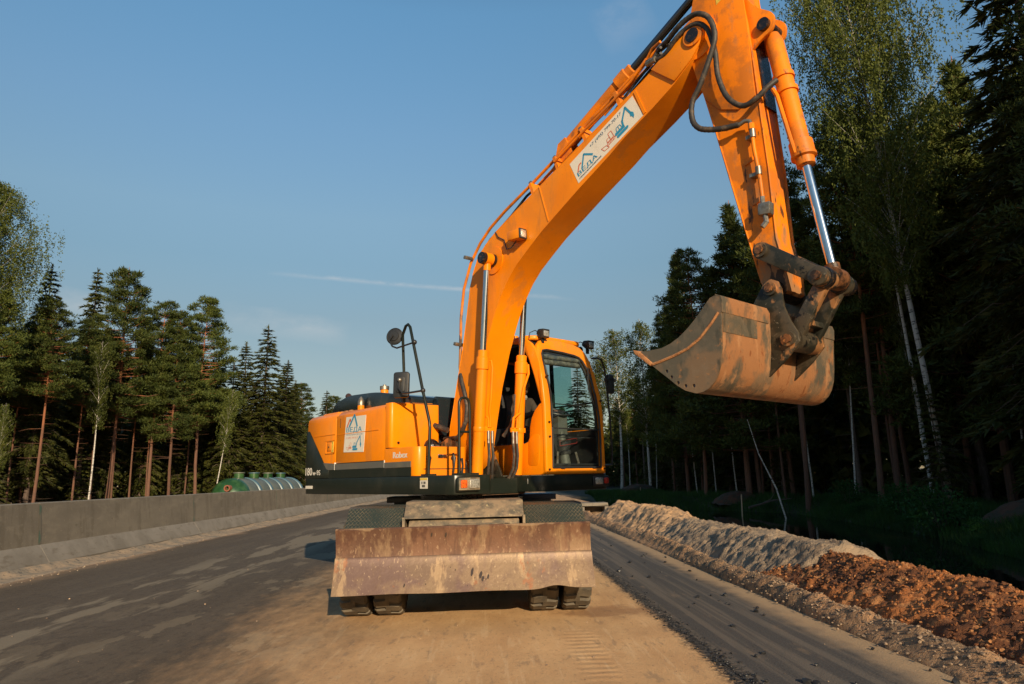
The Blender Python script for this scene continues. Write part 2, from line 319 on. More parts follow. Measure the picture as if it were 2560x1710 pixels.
# ------------------------------------------------------------------ numpy noise
_rng = np.random.RandomState(3); _tab = _rng.rand(256, 256)
def vnoise(x, y):
    xi = np.floor(x).astype(int); yi = np.floor(y).astype(int); xf = x-xi; yf = y-yi
    xf = xf*xf*(3-2*xf); yf = yf*yf*(3-2*yf); g = lambda a, b: _tab[a % 256, b % 256]
    return (g(xi, yi)*(1-xf)+g(xi+1, yi)*xf)*(1-yf)+(g(xi, yi+1)*(1-xf)+g(xi+1, yi+1)*xf)*yf
def fbm(x, y, o=5, r=.5):
    s = 0; a = 1; t = 0
    for i in range(o): s = s+a*vnoise(x*2**i+i*17.3, y*2**i+i*9.1); t += a; a *= r
    return s/t
def sstep(a, b, x): t = np.clip((x-a)/(b-a), 0, 1); return t*t*(3-2*t)

# ------------------------------------------------------------------ ground
def bank_x(y):
    return np.interp(y, [-60, 0, 13.7, 18, 22, 35, 41, 45, 52, 300], [9.6, 10.2, 11.4, 12.6, 13.7, 15.2, 11.8, 9.6, 8.0, 8.0])
WATER_Z = -.75
def gheight(x, y):
    h = np.full_like(x, -.06)
    right = np.where(x > 3.3, 1, 0)
    fall = sstep(5.6, 7.6, x)*-1.35
    bx = bank_x(y)
    rise = sstep(bx-1.4, bx+2.2, x)*1.25
    n = (fbm(x*.35, y*.35)-.5)*.5*sstep(bx-1, bx+3, x)
    farfill = sstep(50, 56, y)
    hr = fall+rise+n
    hr = hr*(1-farfill)+(-.1+n)*farfill
    h = np.where(right > 0, h+hr, h)
    left = sstep(-8.8, -10.5, x)*-.5+(fbm(x*.2, y*.2)-.5)*.5*sstep(-10, -14, x)
    h = h+left
    return h
def ground_sheet():
    xs = np.unique(np.concatenate([np.linspace(-2500, -120, 14), np.linspace(-120, -20, 26), np.linspace(-20, -8, 20), np.array([-8, 0, 3]), np.linspace(3.2, 18, 75), np.linspace(18, 60, 60), np.linspace(60, 160, 20), np.linspace(160, 2500, 14)]))
    ys = np.unique(np.concatenate([np.linspace(-2500, -80, 14), np.linspace(-80, 0, 40), np.linspace(0, 60, 200), np.linspace(60, 180, 60), np.linspace(180, 3500, 16)]))
    X, Y = np.meshgrid(xs, ys); Z = gheight(X, Y)
    V = np.stack([X, Y, Z], -1).reshape(-1, 3); nx = len(xs); ny = len(ys)
    i, j = np.meshgrid(np.arange(nx-1), np.arange(ny-1)); a = (j*nx+i).ravel()
    F = np.stack([a, a+1, a+nx+1, a+nx], -1)
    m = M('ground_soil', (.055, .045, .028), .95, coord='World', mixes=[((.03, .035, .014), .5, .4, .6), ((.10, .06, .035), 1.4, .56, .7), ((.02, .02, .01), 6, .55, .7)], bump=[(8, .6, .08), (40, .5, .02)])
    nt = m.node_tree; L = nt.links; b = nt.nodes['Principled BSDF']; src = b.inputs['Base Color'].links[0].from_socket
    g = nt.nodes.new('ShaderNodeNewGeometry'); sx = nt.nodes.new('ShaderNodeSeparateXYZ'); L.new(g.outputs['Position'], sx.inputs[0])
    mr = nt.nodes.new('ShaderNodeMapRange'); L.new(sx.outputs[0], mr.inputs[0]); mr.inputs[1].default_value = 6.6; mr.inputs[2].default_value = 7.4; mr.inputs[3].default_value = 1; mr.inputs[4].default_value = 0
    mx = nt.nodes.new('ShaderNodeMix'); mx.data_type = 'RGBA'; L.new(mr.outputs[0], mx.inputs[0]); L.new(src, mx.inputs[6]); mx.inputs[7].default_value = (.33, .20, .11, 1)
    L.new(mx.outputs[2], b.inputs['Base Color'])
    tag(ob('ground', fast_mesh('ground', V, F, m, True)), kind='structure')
ground_sheet()

def road_material():
    m = bpy.data.materials.new('dusty_asphalt'); m.use_nodes = True; nt = m.node_tree; L = nt.links; b = nt.nodes['Principled BSDF']
    g = nt.nodes.new('ShaderNodeNewGeometry'); sx = nt.nodes.new('ShaderNodeSeparateXYZ'); L.new(g.outputs['Position'], sx.inputs[0])
    X, Y = sx.outputs[0], sx.outputs[1]
    def noise(scale, st=(1, 1, 1), seed=0, detail=8, rough=.6):
        mp = nt.nodes.new('ShaderNodeMapping'); mp.inputs['Scale'].default_value = st; mp.inputs['Location'].default_value = (seed, seed, seed)
        L.new(g.outputs['Position'], mp.inputs[0]); t = nt.nodes.new('ShaderNodeTexNoise'); t.inputs['Scale'].default_value = scale
        t.inputs['Detail'].default_value = detail; t.inputs['Roughness'].default_value = rough; L.new(mp.outputs[0], t.inputs[0]); return t.outputs[0]
    def ma(op, a, c=None, d=None):
        x = nt.nodes.new('ShaderNodeMath'); x.operation = op
        for i, s in enumerate((a, c, d)):
            if s is None: continue
            if isinstance(s, (int, float)): x.inputs[i].default_value = s
            else: L.new(s, x.inputs[i])
        return x.outputs[0]
    def mr(v, a, c, lo=0, hi=1):
        x = nt.nodes.new('ShaderNodeMapRange'); x.interpolation_type = 'SMOOTHSTEP'; L.new(v, x.inputs[0])
        for i, s in enumerate((a, c, lo, hi)): x.inputs[i+1].default_value = s
        return x.outputs[0]
    def mix(f, a, c):
        x = nt.nodes.new('ShaderNodeMix'); x.data_type = 'RGBA'
        if isinstance(f, float): x.inputs[0].default_value = f
        else: L.new(f, x.inputs[0])
        for i, s in ((6, a), (7, c)):
            if isinstance(s, tuple): x.inputs[i].default_value = (*s, 1)
            else: L.new(s, x.inputs[i])
        return x.outputs[2]
    fine = noise(60, detail=4); mid = noise(2.2, (1, .35, 1)); long = noise(1.5, (2.2, .16, 1), 5); big = noise(.35, seed=9)
    patch = noise(.9, (1.6, .32, 1), 14)
    asph = mix(mr(fine, .35, .7), (.072, .053, .035), (.112, .084, .055))
    asph = mix(mr(long, .42, .64, 0, .5), asph, (.135, .102, .068))
    asph = mix(mr(big, .4, .62, 0, .45), asph, (.11, .085, .06))
    asph = mix(mr(noise(14, (1, .5, 1), 33), .50, .62, 0, .45), asph, (.048, .036, .025)); asph = mix(mr(noise(30, seed=34), .60, .66, 0, .5), asph, (.20, .15, .10))
    # grey dried slurry streaks left of centre
    lane = ma('MULTIPLY', mr(ma('ABSOLUTE', ma('ADD', X, 4.35)), .35, 1.25, 1, 0), mr(patch, .49, .53))
    asph = mix(ma('MULTIPLY', lane, .8), asph, (.23, .185, .125))
    vor = noise(1.1, (1.3, .5, 1), 31)
    spots = ma('MULTIPLY', mr(vor, .585, .60), mr(X, -5.5, -1.0))
    asph = mix(ma('MULTIPLY', spots, .8), asph, (.25, .195, .125))
    # sand drift against the barrier
    e1 = mr(ma('ADD', X, ma('MULTIPLY', noise(1.3, (1, .5, 1), 21), 1.2)), -6.75, -6.1, 1, 0)
    asph = mix(e1, asph, mix(mr(noise(7, seed=3), .4, .62), (.42, .27, .16), (.28, .20, .13)))
    # right lane: bare asphalt with paler wheel streaks
    st = noise(2.4, (3.2, .06, 1), 40)
    rl = mix(mr(fine, .35, .72), (.058, .053, .050), (.094, .085, .077))
    rl = mix(mr(st, .44, .60, 0, .6), rl, (.17, .14, .11))
    rl = mix(mr(noise(5, (1, .3, 1), 44), .58, .72, 0, .5), rl, (.24, .17, .11))
    ed = mr(ma('ADD', X, ma('MULTIPLY', noise(2.5, seed=50), .35)), 2.86, 3.12)
    rl = mix(ed, rl, (.38, .26, .15))
    # central sand sheet
    sn = noise(3.2, (1, .35, 1), 60); sand = mix(mr(sn, .38, .66), (.66, .415, .205), (.56, .335, .16))
    sand = mix(mr(noise(.8, (1, .6, 1), 66), .42, .62, 0, .6), sand, (.52, .30, .14))
    sand = mix(mr(noise(9, (1, .25, 1), 63), .57, .66, 0, .55), sand, (.30, .20, .12)); sand = mix(mr(noise(34, (1, .5, 1), 64), .56, .66, 0, .5), sand, (.34, .21, .11)); sand = mix(mr(noise(5, (2.6, .22, 1), 65), .56, .62, 0, .35), sand, (.72, .50, .28))
    # damp reddish stain beside the right wheel
    dx = ma('MULTIPLY', ma('SUBTRACT', X, 1.22), 1.5); dy = ma('MULTIPLY', ma('SUBTRACT', Y, 7.35), 2.1)
    dd = ma('ADD', ma('MULTIPLY', dx, dx), ma('MULTIPLY', dy, dy)); dd = ma('ADD', dd, ma('MULTIPLY', ma('SUBTRACT', noise(5, seed=70), .5), 1.6))
    sand = mix(mr(dd, .1, .7, .55, 0), sand, (.21, .10, .05))
    xl = ma('ADD', X, ma('MULTIPLY', ma('SUBTRACT', noise(1.1, (1, .45, 1), 80), .5), 2.6)); xl = ma('ADD', xl, ma('MULTIPLY', ma('SUBTRACT', noise(9, (1, .4, 1), 81), .5), 1.4))
    fl = mr(xl, -2.9, -.75)
    xr = ma('ADD', X, ma('MULTIPLY', ma('SUBTRACT', noise(4, seed=90), .5), .16))
    fr = mr(xr, 1.60, 1.70)
    col = mix(fl, asph, sand); col = mix(fr, col, rl)
    seam = ma('MULTIPLY', mr(ma('ABSOLUTE', ma('SUBTRACT', xr, 1.70)), .02, .17, 1, 0), mr(noise(24, seed=95), .42, .56))
    col = mix(seam, col, (.03, .027, .024))
    sp = noise(45, seed=99, detail=2); col = mix(mr(sp, .76, .79, 0, .7), col, (.5, .42, .33))
    L.new(col, b.inputs['Base Color']); b.inputs['Roughness'].default_value = .88; b.inputs['Specular IOR Level'].default_value = .3
    bn = nt.nodes.new('ShaderNodeBump'); bn.inputs['Strength'].default_value = .45; bn.inputs['Distance'].default_value = .012
    L.new(fine, bn.inputs['Height'])
    # tyre track ribs pressed into the sand on the right
    wv = nt.nodes.new('ShaderNodeTexWave'); wv.bands_direction = 'Y'; wv.inputs['Scale'].default_value = 2.6; wv.inputs['Distortion'].default_value = 1.5; wv.inputs['Detail'].default_value = 2
    wv.inputs['Detail Scale'].default_value = 1.5
    L.new(g.outputs['Position'], wv.inputs[0])
    tr = ma('MULTIPLY', ma('MULTIPLY', mr(X, .60, .72), mr(X, .88, .96, 1, 0)), ma('MULTIPLY', mr(Y, 4.6, 5.2), mr(Y, 6.2, 6.7, 1, 0)))
    b2 = nt.nodes.new('ShaderNodeBump'); b2.inputs['Strength'].default_value = .3; b2.inputs['Distance'].default_value = .012
    L.new(ma('MULTIPLY', wv.outputs['Fac'], tr), b2.inputs['Height']); L.new(bn.outputs[0], b2.inputs['Normal'])
    b3 = nt.nodes.new('ShaderNodeBump'); b3.inputs['Strength'].default_value = .35; b3.inputs['Distance'].default_value = .05
    L.new(noise(2.5, (1, .5, 1), 77), b3.inputs['Height']); L.new(b2.outputs[0], b3.inputs['Normal']); L.new(b3.outputs[0], b.inputs['Normal'])
    return m
def road():
    ys = np.concatenate([np.linspace(-40, 0, 10), np.linspace(0, 30, 120)[1:], np.linspace(30, 140, 60)[1:]])
    xs = np.concatenate([np.linspace(-7.9, -1, 24), np.linspace(-.9, 2.6, 44), np.linspace(2.65, 3.75, 16)])
    X, Y = np.meshgrid(xs, ys); Z = (fbm(X*.7, Y*.4)-.5)*.012+(fbm(X*5, Y*3)-.5)*.010*sstep(-1.5, 0, X)*sstep(1.6, 1.4, X)
    rib = .003*np.sin(Y*2*np.pi/.13)*sstep(.60, .7, X)*sstep(.95, .9, X)*sstep(4.6, 5.2, Y)*sstep(6.7, 6.2, Y)
    V = np.stack([X, Y, Z], -1).reshape(-1, 3); nx = len(xs)
    i, j = np.meshgrid(np.arange(nx-1), np.arange(len(ys)-1)); a = (j*nx+i).ravel()
    tag(ob('road', fast_mesh('road', V, np.stack([a, a+1, a+nx+1, a+nx], -1), road_material(), True)), kind='structure')
road()

def water():
    m = bpy.data.materials.new('ditch_water'); m.use_nodes = True; nt = m.node_tree; b = nt.nodes['Principled BSDF']
    b.inputs['Base Color'].default_value = (.010, .010, .007, 1); b.inputs['Roughness'].default_value = .02; b.inputs['IOR'].default_value = 1.33
    t = nt.nodes.new('ShaderNodeTexNoise'); t.inputs['Scale'].default_value = 2.5; g = nt.nodes.new('ShaderNodeNewGeometry'); nt.links.new(g.outputs['Position'], t.inputs[0])
    bn = nt.nodes.new('ShaderNodeBump'); bn.inputs['Strength'].default_value = .06; bn.inputs['Distance'].default_value = .03; nt.links.new(t.outputs[0], bn.inputs['Height']); nt.links.new(bn.outputs[0], b.inputs['Normal'])
    mb = MB(); mb.box(5.8, 19, -40, 56, WATER_Z-.02, WATER_Z)
    tag(ob('ditch_water', mb.mesh('water', m)), kind='structure')
water()

# ------------------------------------------------------------------ roadside piles (height fields)
def pile(name, label, x0, x1, y0, y1, fn, mat, dx=.035, dy=.05, kind=None, cat='heap'):
    xs = np.arange(x0, x1, dx); ys = np.arange(y0, y1, dy); X, Y = np.meshgrid(xs, ys); Z = fn(X, Y)
    ex = np.minimum((X-x0)/.12, (x1-X)/.12); ey = np.minimum((Y-y0)/.2, (y1-Y)/.2); e = np.clip(np.minimum(ex, ey), 0, 1)
    Z = Z*e-(1-e)*.12
    V = np.stack([X, Y, Z], -1).reshape(-1, 3); nx = len(xs)
    i, j = np.meshgrid(np.arange(nx-1), np.arange(len(ys)-1)); a = (j*nx+i).ravel()
    o = ob(name, fast_mesh(name, V, np.stack([a, a+1, a+nx+1, a+nx], -1), mat, True))
    tag(o, label, cat, kind=kind); return X, Y, Z
def lumps(X, Y, f, a): n = fbm(X*f, Y*f, 4, .6); return (np.abs(n-.5)*2)**.7*a
def f_gravel(X, Y):
    c = 3.28+.05*np.sin(Y*.6)+(fbm(Y*.4, X*0)-.5)*.2
    ridge = np.exp(-((X-c)/.15)**2)*(.09+.14*fbm(Y*1.1, X*0+3))*(.75+.5*fbm(X*6, Y*6))
    return ridge+.012+(fbm(X*9, Y*9)-.5)*.06*np.exp(-((X-c)/.3)**2)
def f_red(X, Y):
    base = 3.52-.12*sstep(8, 4.5, Y)+(fbm(Y*.7, X*0+9)-.5)*.25; top = .27+.05*np.sin(Y*1.1)+(fbm(Y*.9, X*0+2)-.5)*.14
    s = np.clip((X-base)/.62, 0, 1); z = top*s**.85
    endf = sstep(9.9, 8.9, Y-(X-3.6)*.9)
    z = z*endf+.10*(np.exp(-((X-4.25)/.15)**2))*endf*(fbm(X*2, Y*1.3))
    z = z-sstep(4.55, 6.2, X)*1.2
    return z+(lumps(X, Y, 5.5, .08)+lumps(X, Y, 13, .05)+(fbm(X*24, Y*24)-.5)*.04)*sstep(base-.1, base+.1, X)*sstep(4.55, 4.25, X)*.9+(fbm(X*3, Y*3)-.5)*.06
def f_grey(X, Y):
    base = 3.55+(fbm(Y*.6, X*0+19)-.5)*.3; top = .40+(fbm(Y*.8, X*0+12)-.5)*.18
    s = np.clip((X-base)/.60, 0, 1); z = top*s**.9*sstep(15.9, 14.6, Y)
    z = z-sstep(4.5, 6.2, X)*1.2*1
    rake = (fbm(X*2+Y*1.6, Y*1.6-X*2)-.5)*.12+(fbm(X*4+Y*3, Y*9-X*7, 5, .65)-.5)*.05+lumps(X, Y, 9, .06)+(np.abs(fbm(X*5+Y*2, Y*5-X*2)-.5))*-.12
    return z+(rake+(fbm(X*9, Y*9)-.5)*.035)*sstep(base-.1, base+.15, X)
def f_tan(X, Y):
    base = 3.62+(fbm(Y*.6, X*0+29)-.5)*.25
    top = .38+.16*np.exp(-((Y-18.6)/1.5)**2)+.13*np.exp(-((Y-22.6)/1.1)**2)-.16*np.exp(-((Y-20.6)/.8)**2)+(fbm(Y*1.2, X*0+22)-.5)*.18
    s = np.clip((X-base)/.66, 0, 1); z = top*s*sstep(24.3, 23.2, Y)
    z = z-sstep(4.6, 6.3, X)*1.2
    rake = (fbm(X*2.5+Y*2, Y*2-X*3)-.5)*.16+(fbm(X*3+Y*2, Y*8-X*6, 5, .65)-.5)*.10+lumps(X, Y, 8, .06)-np.abs(fbm(X*2+Y*3, Y*5-X*4)-.5)*.22
    return z+(rake+(fbm(X*9, Y*9)-.5)*.04)*sstep(base-.1, base+.15, X)
pile('gravel_windrow', 'low ridge of loose tan gravel along the right edge of the asphalt', 2.98, 3.9, 1.5, 60, f_gravel, gravelm, .03, .05, kind='stuff')
RX, RY, RZ = pile('soil_pile', 'reddish brown cloddy soil heap beside the road, nearest of the three heaps', 3.4, 6.8, 1.5, 10.4, f_red, redsoil, .028, .03)
pile('sand_pile', 'greyish brown smooth sand heap between the red soil and the tan sand', 3.42, 6.8, 8.4, 16.2, f_grey, sandcol, .035, .04)
pile('sand_pile', 'sunlit tan sand heap with two crests, farthest of the three roadside heaps', 3.5, 6.8, 14.9, 24.6, f_tan, tancol, .04, .05)
pile('sand_berm', 'low orange sand bank running on behind the roadside heaps', 3.4, 6.6, 24.2, 60, lambda X, Y: .10*sstep(3.5, 3.9, X)+(fbm(X, Y)-.5)*.15-sstep(4.8, 6.3, X)*1.1, tancol, .1, .2)

# loose stones, clods, asphalt crumbs
def scatter(name, label, n, fpos, size, mat, seed, flat=.7, cat='stones'):
    rs = np.random.RandomState(seed); ico = bmesh.new(); bmesh.ops.create_icosphere(ico, subdivisions=1, radius=1)
    iv = np.array([v.co[:] for v in ico.verts]); fi = np.array([[v.index for v in f.verts] for f in ico.faces]); ico.free()
    P = fpos(rs, n); n = len(P); s = size[0]+(size[1]-size[0])*rs.rand(n)**3
    jit = 1+(rs.rand(n, len(iv), 1)-.5)*.7; sc = np.stack([s, s*(.7+.6*rs.rand(n)), s*flat], -1)[:, None, :]
    V = iv[None]*jit*sc; a = rs.rand(n)*6.28; c, q = np.cos(a)[:, None], np.sin(a)[:, None]
    V = np.stack([V[..., 0]*c-V[..., 1]*q, V[..., 0]*q+V[..., 1]*c, V[..., 2]], -1)+P[:, None, :]
    F = (fi[None]+(np.arange(n)*len(iv))[:, None, None]).reshape(-1, 3)
    tag(ob(name, fast_mesh(name, V.reshape(-1, 3), F, mat, False)), label, cat, kind='stuff')
def near_y(rs, n, a, b): return a+(b-a)*rs.rand(n)**1.8
def p_gravel(rs, n):
    y = near_y(rs, n, 3, 26); x = 3.32+rs.randn(n)*.14+.05*np.sin(y*.6); z = f_gravel(x, y)+.003; k = (x > 3.0) & (x < 3.9); return np.stack([x, y, z], -1)[k]
def p_clod(rs, n):
    y = 2.5+7.4*rs.rand(n); x = 3.5+1.0*rs.rand(n)**.9; z = f_red(x, y)+.004; k = (y-(x-3.6)*.9 < 9.3); return np.stack([x, y, z], -1)[k]
def p_crumb(rs, n):
    y = near_y(rs, n, 3.5, 20); x = 1.70+rs.randn(n)*.05+np.abs(rs.randn(n))*.02; return np.stack([x, y, y*0+.006], -1)
def p_crumb2(rs, n):
    y = near_y(rs, n, 4, 22); x = 1.75+1.3*rs.rand(n)**1.3; return np.stack([x, y, y*0+.01], -1)
scatter('loose_gravel', 'pale loose stones strewn over the gravel ridge', 6500, p_gravel, (.002, .017), stonem, 1)
scatter('soil_clods', 'rust coloured clods lying on the red soil heap', 7500, p_clod, (.003, .019), clodm, 2, .8, 'clods')
scatter('asphalt_crumbs', 'fine black asphalt crumbs along the seam between sand and asphalt', 2600, p_crumb, (.003, .012), asphcrumb, 3, .7, 'crumbs')
scatter('asphalt_lumps', 'small black asphalt lumps scattered on the right lane', 70, p_crumb2, (.012, .032), asphcrumb, 4, .8, 'crumbs')
def p_pale(rs, n):
    y = near_y(rs, n, 4.2, 20); x = -6+9*rs.rand(n); return np.stack([x, y, y*0+.004], -1)
scatter('pale_pebbles', 'tiny pale pebbles scattered over the road', 130, p_pale, (.004, .012), stonem, 5, .7)
def p_bar(rs, n):
    y = near_y(rs, n, 9, 45); x = -7.45+.30*rs.rand(n)+.22*rs.randn(n); return np.stack([np.maximum(x, -7.6), y, y*0+.006], -1)
scatter('barrier_rubble', 'loose rubble and grit along the foot of the concrete barrier', 1500, p_bar, (.003, .016), curbm, 6)

# ------------------------------------------------------------------ concrete barrier (segments with joints)
def barrier():
    root = empty('concrete_barrier', (-7.7, 12, 0))
    tag(root, 'long grey concrete road barrier with sloped foot on the left side', 'barrier')
    def cx(y): return -7.72+.0045*np.maximum(y-14, 0)+.00042*np.maximum(y-22, 0)**2
    prof = [(.0, .0), (.0, .09), (-.20, .40), (-.27, 1.10), (-.29, 1.115), (-.46, 1.115), (-.48, 1.10), (-.55, .40), (-.74, .09), (-.74, 0)]
    edges = [2.0, 7.3, 12.65, 19.0, 26.2, 34.0, 42, 50, 58, 66, 75, 85]
    for i in range(len(edges)-1):
        y0, y1 = edges[i]+.006, edges[i+1]-.006; k = 6
        def sweep(pr, off):
            mb = MB(); n = len(pr)
            for q in range(k+1):
                y = y0+(y1-y0)*q/k; c = float(cx(y))+.12
                mb.v += [(c+p[0]+off, y, p[1]) for p in pr]
            for q in range(k):
                for a in range(n): mb.f.append((q*n+a, q*n+(a+1) % n, (q+1)*n+(a+1) % n, (q+1)*n+a))
            mb.f += [tuple(range(n)), tuple(k*n+a for a in range(n))]; return mb
        wall = ob('barrier_segment', sweep(prof, 0).mesh('barrier_segment', concrete, sharp=25), root, (7.7, -12, 0))
        foot = [(.004, .09), (.004, .095), (-.194, .398), (-.202, .398), (-.003, .09)]
        ob('sloped_foot', sweep(foot, 0).mesh('foot', concrete_lit), wall)
        if i > 0:
            c = float(cx(edges[i]))+.12; st = MB()
            st.add([(c-.2015, edges[i]-.04, .41), (c-.2015, edges[i]+.03, .41), (c-.267, edges[i]+.045, 1.05), (c-.267, edges[i]-.02, 1.09)], [(0, 1, 2, 3)])
            # thin smear of green sealant proud of the joint
            st.v = [(a+.006, b_, z_) for a, b_, z_ in st.v]
            ob('joint_sealant', st.mesh('joint_sealant', greenmark), wall)
    # spoil along the foot
    xs = np.linspace(-7.62, -6.95, 16); ys = np.linspace(5, 60, 500); X, Y = np.meshgrid(xs, ys)
    xx = X+cx(Y)+7.72; Z = .07*np.exp(-((X+7.58)/.14)**2)*(.5+fbm(Y*1.5, X*3))+.012+(fbm(X*6, Y*6)-.5)*.02-.06*sstep(-7.15, -6.95, X)
    V = np.stack([xx, Y, Z], -1).reshape(-1, 3); i, j = np.meshgrid(np.arange(15), np.arange(499)); a = (j*16+i).ravel()
    tag(ob('sand_drift', fast_mesh('sand_drift', V, np.stack([a, a+1, a+17, a+16], -1), curbm, True)), 'gritty sand drift piled against the barrier foot', 'sand', kind='stuff')
barrier()

# ------------------------------------------------------------------ green tank beyond the barrier
def tank():
    root = empty('storage_tank', (-15.6, 43, -.72)); tag(root, 'long green ribbed storage tank lying behind the barrier', 'tank')
    ax = Vector((.13, 1, 0)).normalized(); r = 1.22; c = Vector((0, 0, 1.2)); L_ = 8.6
    prof = [(.01, -.75), (.45, -.70), (.8, -.55), (1.05, -.32), (r, 0), (r, .35)]
    ob('dome_end', MB().lathe(prof, c, ax, 32).mesh('dome', tankgreen), root)
    nb = 5; seg = (L_-.35)/nb
    for i in range(nb):
        a = .35+i*seg
        ob('tank_section', MB().lathe([(r-.03, a), (r+.005, a+.1), (r+.005, a+seg-.45), (r-.03, a+seg-.35)], c, ax, 32).mesh('sec', tankgrey), root)
        ob('tank_band', MB().lathe([(r-.03, a+seg-.36), (r+.05, a+seg-.3), (r+.05, a+seg-.06), (r-.03, a+seg)], c, ax, 32).mesh('band', tankblue), root)
    for i in range(4):
        p = c+ax*(1.1+i*2.05)+Vector((0, 0, r-.05))
        h = ob('manhole', MB().cyl(p, p+Vector((0, 0, .34)), .30, 16).mesh('hatch', tankgreen), root)
        ob('hatch_lid', MB().cyl(p+Vector((0, 0, .34)), p+Vector((0, 0, .40)), .35, 16).mesh('lid', tankblue if i % 2 else tankgrey), h)
    side = Vector((1, -.13, 0)).normalized(); q = c+ax*-.58+side*.28+Vector((0, 0, .62))
    ob('pipe_stub', MB().lathe([(.13, 0), (.19, 0), (.19, -.3), (.13, -.3)], q, ax, 16, True).mesh('stub', pipebrown), root)
tank()

# ------------------------------------------------------------------ small roadside things
def small_things():
    bt = empty('concrete_block', (3.75, 24.9, 0)); tag(bt, 'grey concrete culvert block with a dark opening at the end of the sand heaps', 'block')
    mb = MB(); mb.box(-.45, .5, -.4, .4, .3, .42); mb.box(-.45, -.33, -.4, .4, 0, .3); mb.box(.38, .5, -.4, .4, 0, .3); mb.box(-.33, .38, .3, .4, 0, .3)
    ob('block_shell', mb.mesh('block', concrete, .015), bt)
    for (x, y, z0, h, lab, lean) in ((7.5, 21.3, -.75, .62, 'short pale wooden stake standing in the ditch just behind the grey sand heap', .03), (12.3, 33.5, -.75, 1.05, 'taller thin pale stake at the grassy far edge of the ditch water', .04), (12.2, 55, -.4, .75, 'thin pale stake in the grass far down the ditch', -.02)):
        mb = MB(); mb.tube([(0, 0, 0), (lean*h, 0, h)], .03, 6); o = ob('wooden_stake', mb.mesh('stake', woodm), None, (x, y, z0)); tag(o, lab, 'stake')
    mb = MB(); mb.tube([(0, 0, .1), (.7, .3, .22), (1.5, .4, .42), (2.4, .2, .5)], [.06, .055, .04, .015], 7); mb.tube([(.7, .3, .22), (1.2, 0, .5), (1.4, -.2, .9)], [.025, .02, .008], 5)
    tag(ob('fallen_log', mb.mesh('log', twigm), None, (13.6, 36, -.55)), 'weathered fallen log lying on the grass bank', 'log')
    # leaning dead birch pole with foot in the water
    mb = MB(); mb.tube([(0, 0, -.3), (-.35, 0, 1.2), (-.95, .2, 2.8), (-1.3, .3, 4.4)], [.038, .035, .025, .01], 6)
    tag(ob('leaning_birch_pole', mb.mesh('pole', birchbark), None, (13.6, 31.5, -.6)), 'thin white dead birch leaning left over the ditch water', 'tree')
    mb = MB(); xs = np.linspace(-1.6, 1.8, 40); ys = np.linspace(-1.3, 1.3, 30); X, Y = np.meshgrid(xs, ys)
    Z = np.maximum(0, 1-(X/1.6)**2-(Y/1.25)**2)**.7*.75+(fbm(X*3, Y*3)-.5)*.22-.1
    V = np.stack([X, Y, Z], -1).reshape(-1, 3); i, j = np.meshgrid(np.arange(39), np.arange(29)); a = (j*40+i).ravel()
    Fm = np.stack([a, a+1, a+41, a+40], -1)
    me = fast_mesh('mound', V, Fm, shaded_soil, True)
    for (x, y, z, s, lab) in ((16.0, 19.6, -.25, 1.1, 'reddish soil mound with tree shade in its colour under the right hand trees'), (14.5, 40, -.3, .9, 'low brown soil mound at the forest edge behind the bucket'), (12.5, 57, -.3, 1.3, 'brown soil mound at the far end of the ditch')):
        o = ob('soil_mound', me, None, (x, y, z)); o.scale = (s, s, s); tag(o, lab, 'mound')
small_things()

# ------------------------------------------------------------------ vegetation prototypes
def tri_leaves(C, D, ln, wd, rs):
    n = len(C); D = D/np.maximum(np.linalg.norm(D, axis=1, keepdims=True), 1e-6); r = rs.randn(n, 3); P = np.cross(D, r); P /= np.maximum(np.linalg.norm(P, axis=1, keepdims=True), 1e-6)
    ln = (ln*(.6+.8*rs.rand(n)))[:, None]; wd = (wd*(.6+.8*rs.rand(n)))[:, None]
    V = np.stack([C-P*wd*.5, C+P*wd*.5, C+D*ln], 1).reshape(-1, 3); return V
def leaf_mesh(name, Vs, mat):
    V = np.concatenate(Vs); return fast_mesh(name, V, np.arange(len(V)).reshape(-1, 3), mat)
def trunk_mesh(name, H, r0, rs, mat, bend=.15, lean=0, taper=.9):
    n = 10; mb = MB(); path = []; x = y = 0
    for i in range(n+1):
        t = i/n; path.append((lean*t*H+bend*math.sin(t*3+rs.rand()*.4)*.8, bend*math.sin(t*2.2+1), t*H))
    rs_ = [r0*(1.15 if i == 0 else 1)*(1-taper*(i/n)**1.15) for i in range(n+1)]
    p0 = Vector(path[0]); path = [Vector(p)-Vector((p0.x, p0.y, 0)) for p in path]; path[0].z = -.5
    mb.tube(path, rs_, 9); return mb, path
def at_h(path, H, z):
    t = max(0, min(.9999, z/H))*(len(path)-1); i = int(t); p = path[i].lerp(path[i+1], t-i); return np.array([p.x, p.y, z])
def dead_branches(mb, path, H, z0, z1, n, rs, ln=1.3):
    for i in range(n):
        z = z0+(z1-z0)*rs.rand(); a = rs.rand()*6.28; l = ln*(.4+.8*rs.rand()); p = at_h(path, H, z)
        q = p+np.array([math.cos(a)*l*.6, math.sin(a)*l*.6, -.02*l]); e = p+np.array([math.cos(a)*l, math.sin(a)*l, -.18*l*rs.rand()+.05])
        mb.tube([p, q, e], [.018, .012, .004], 3, False)
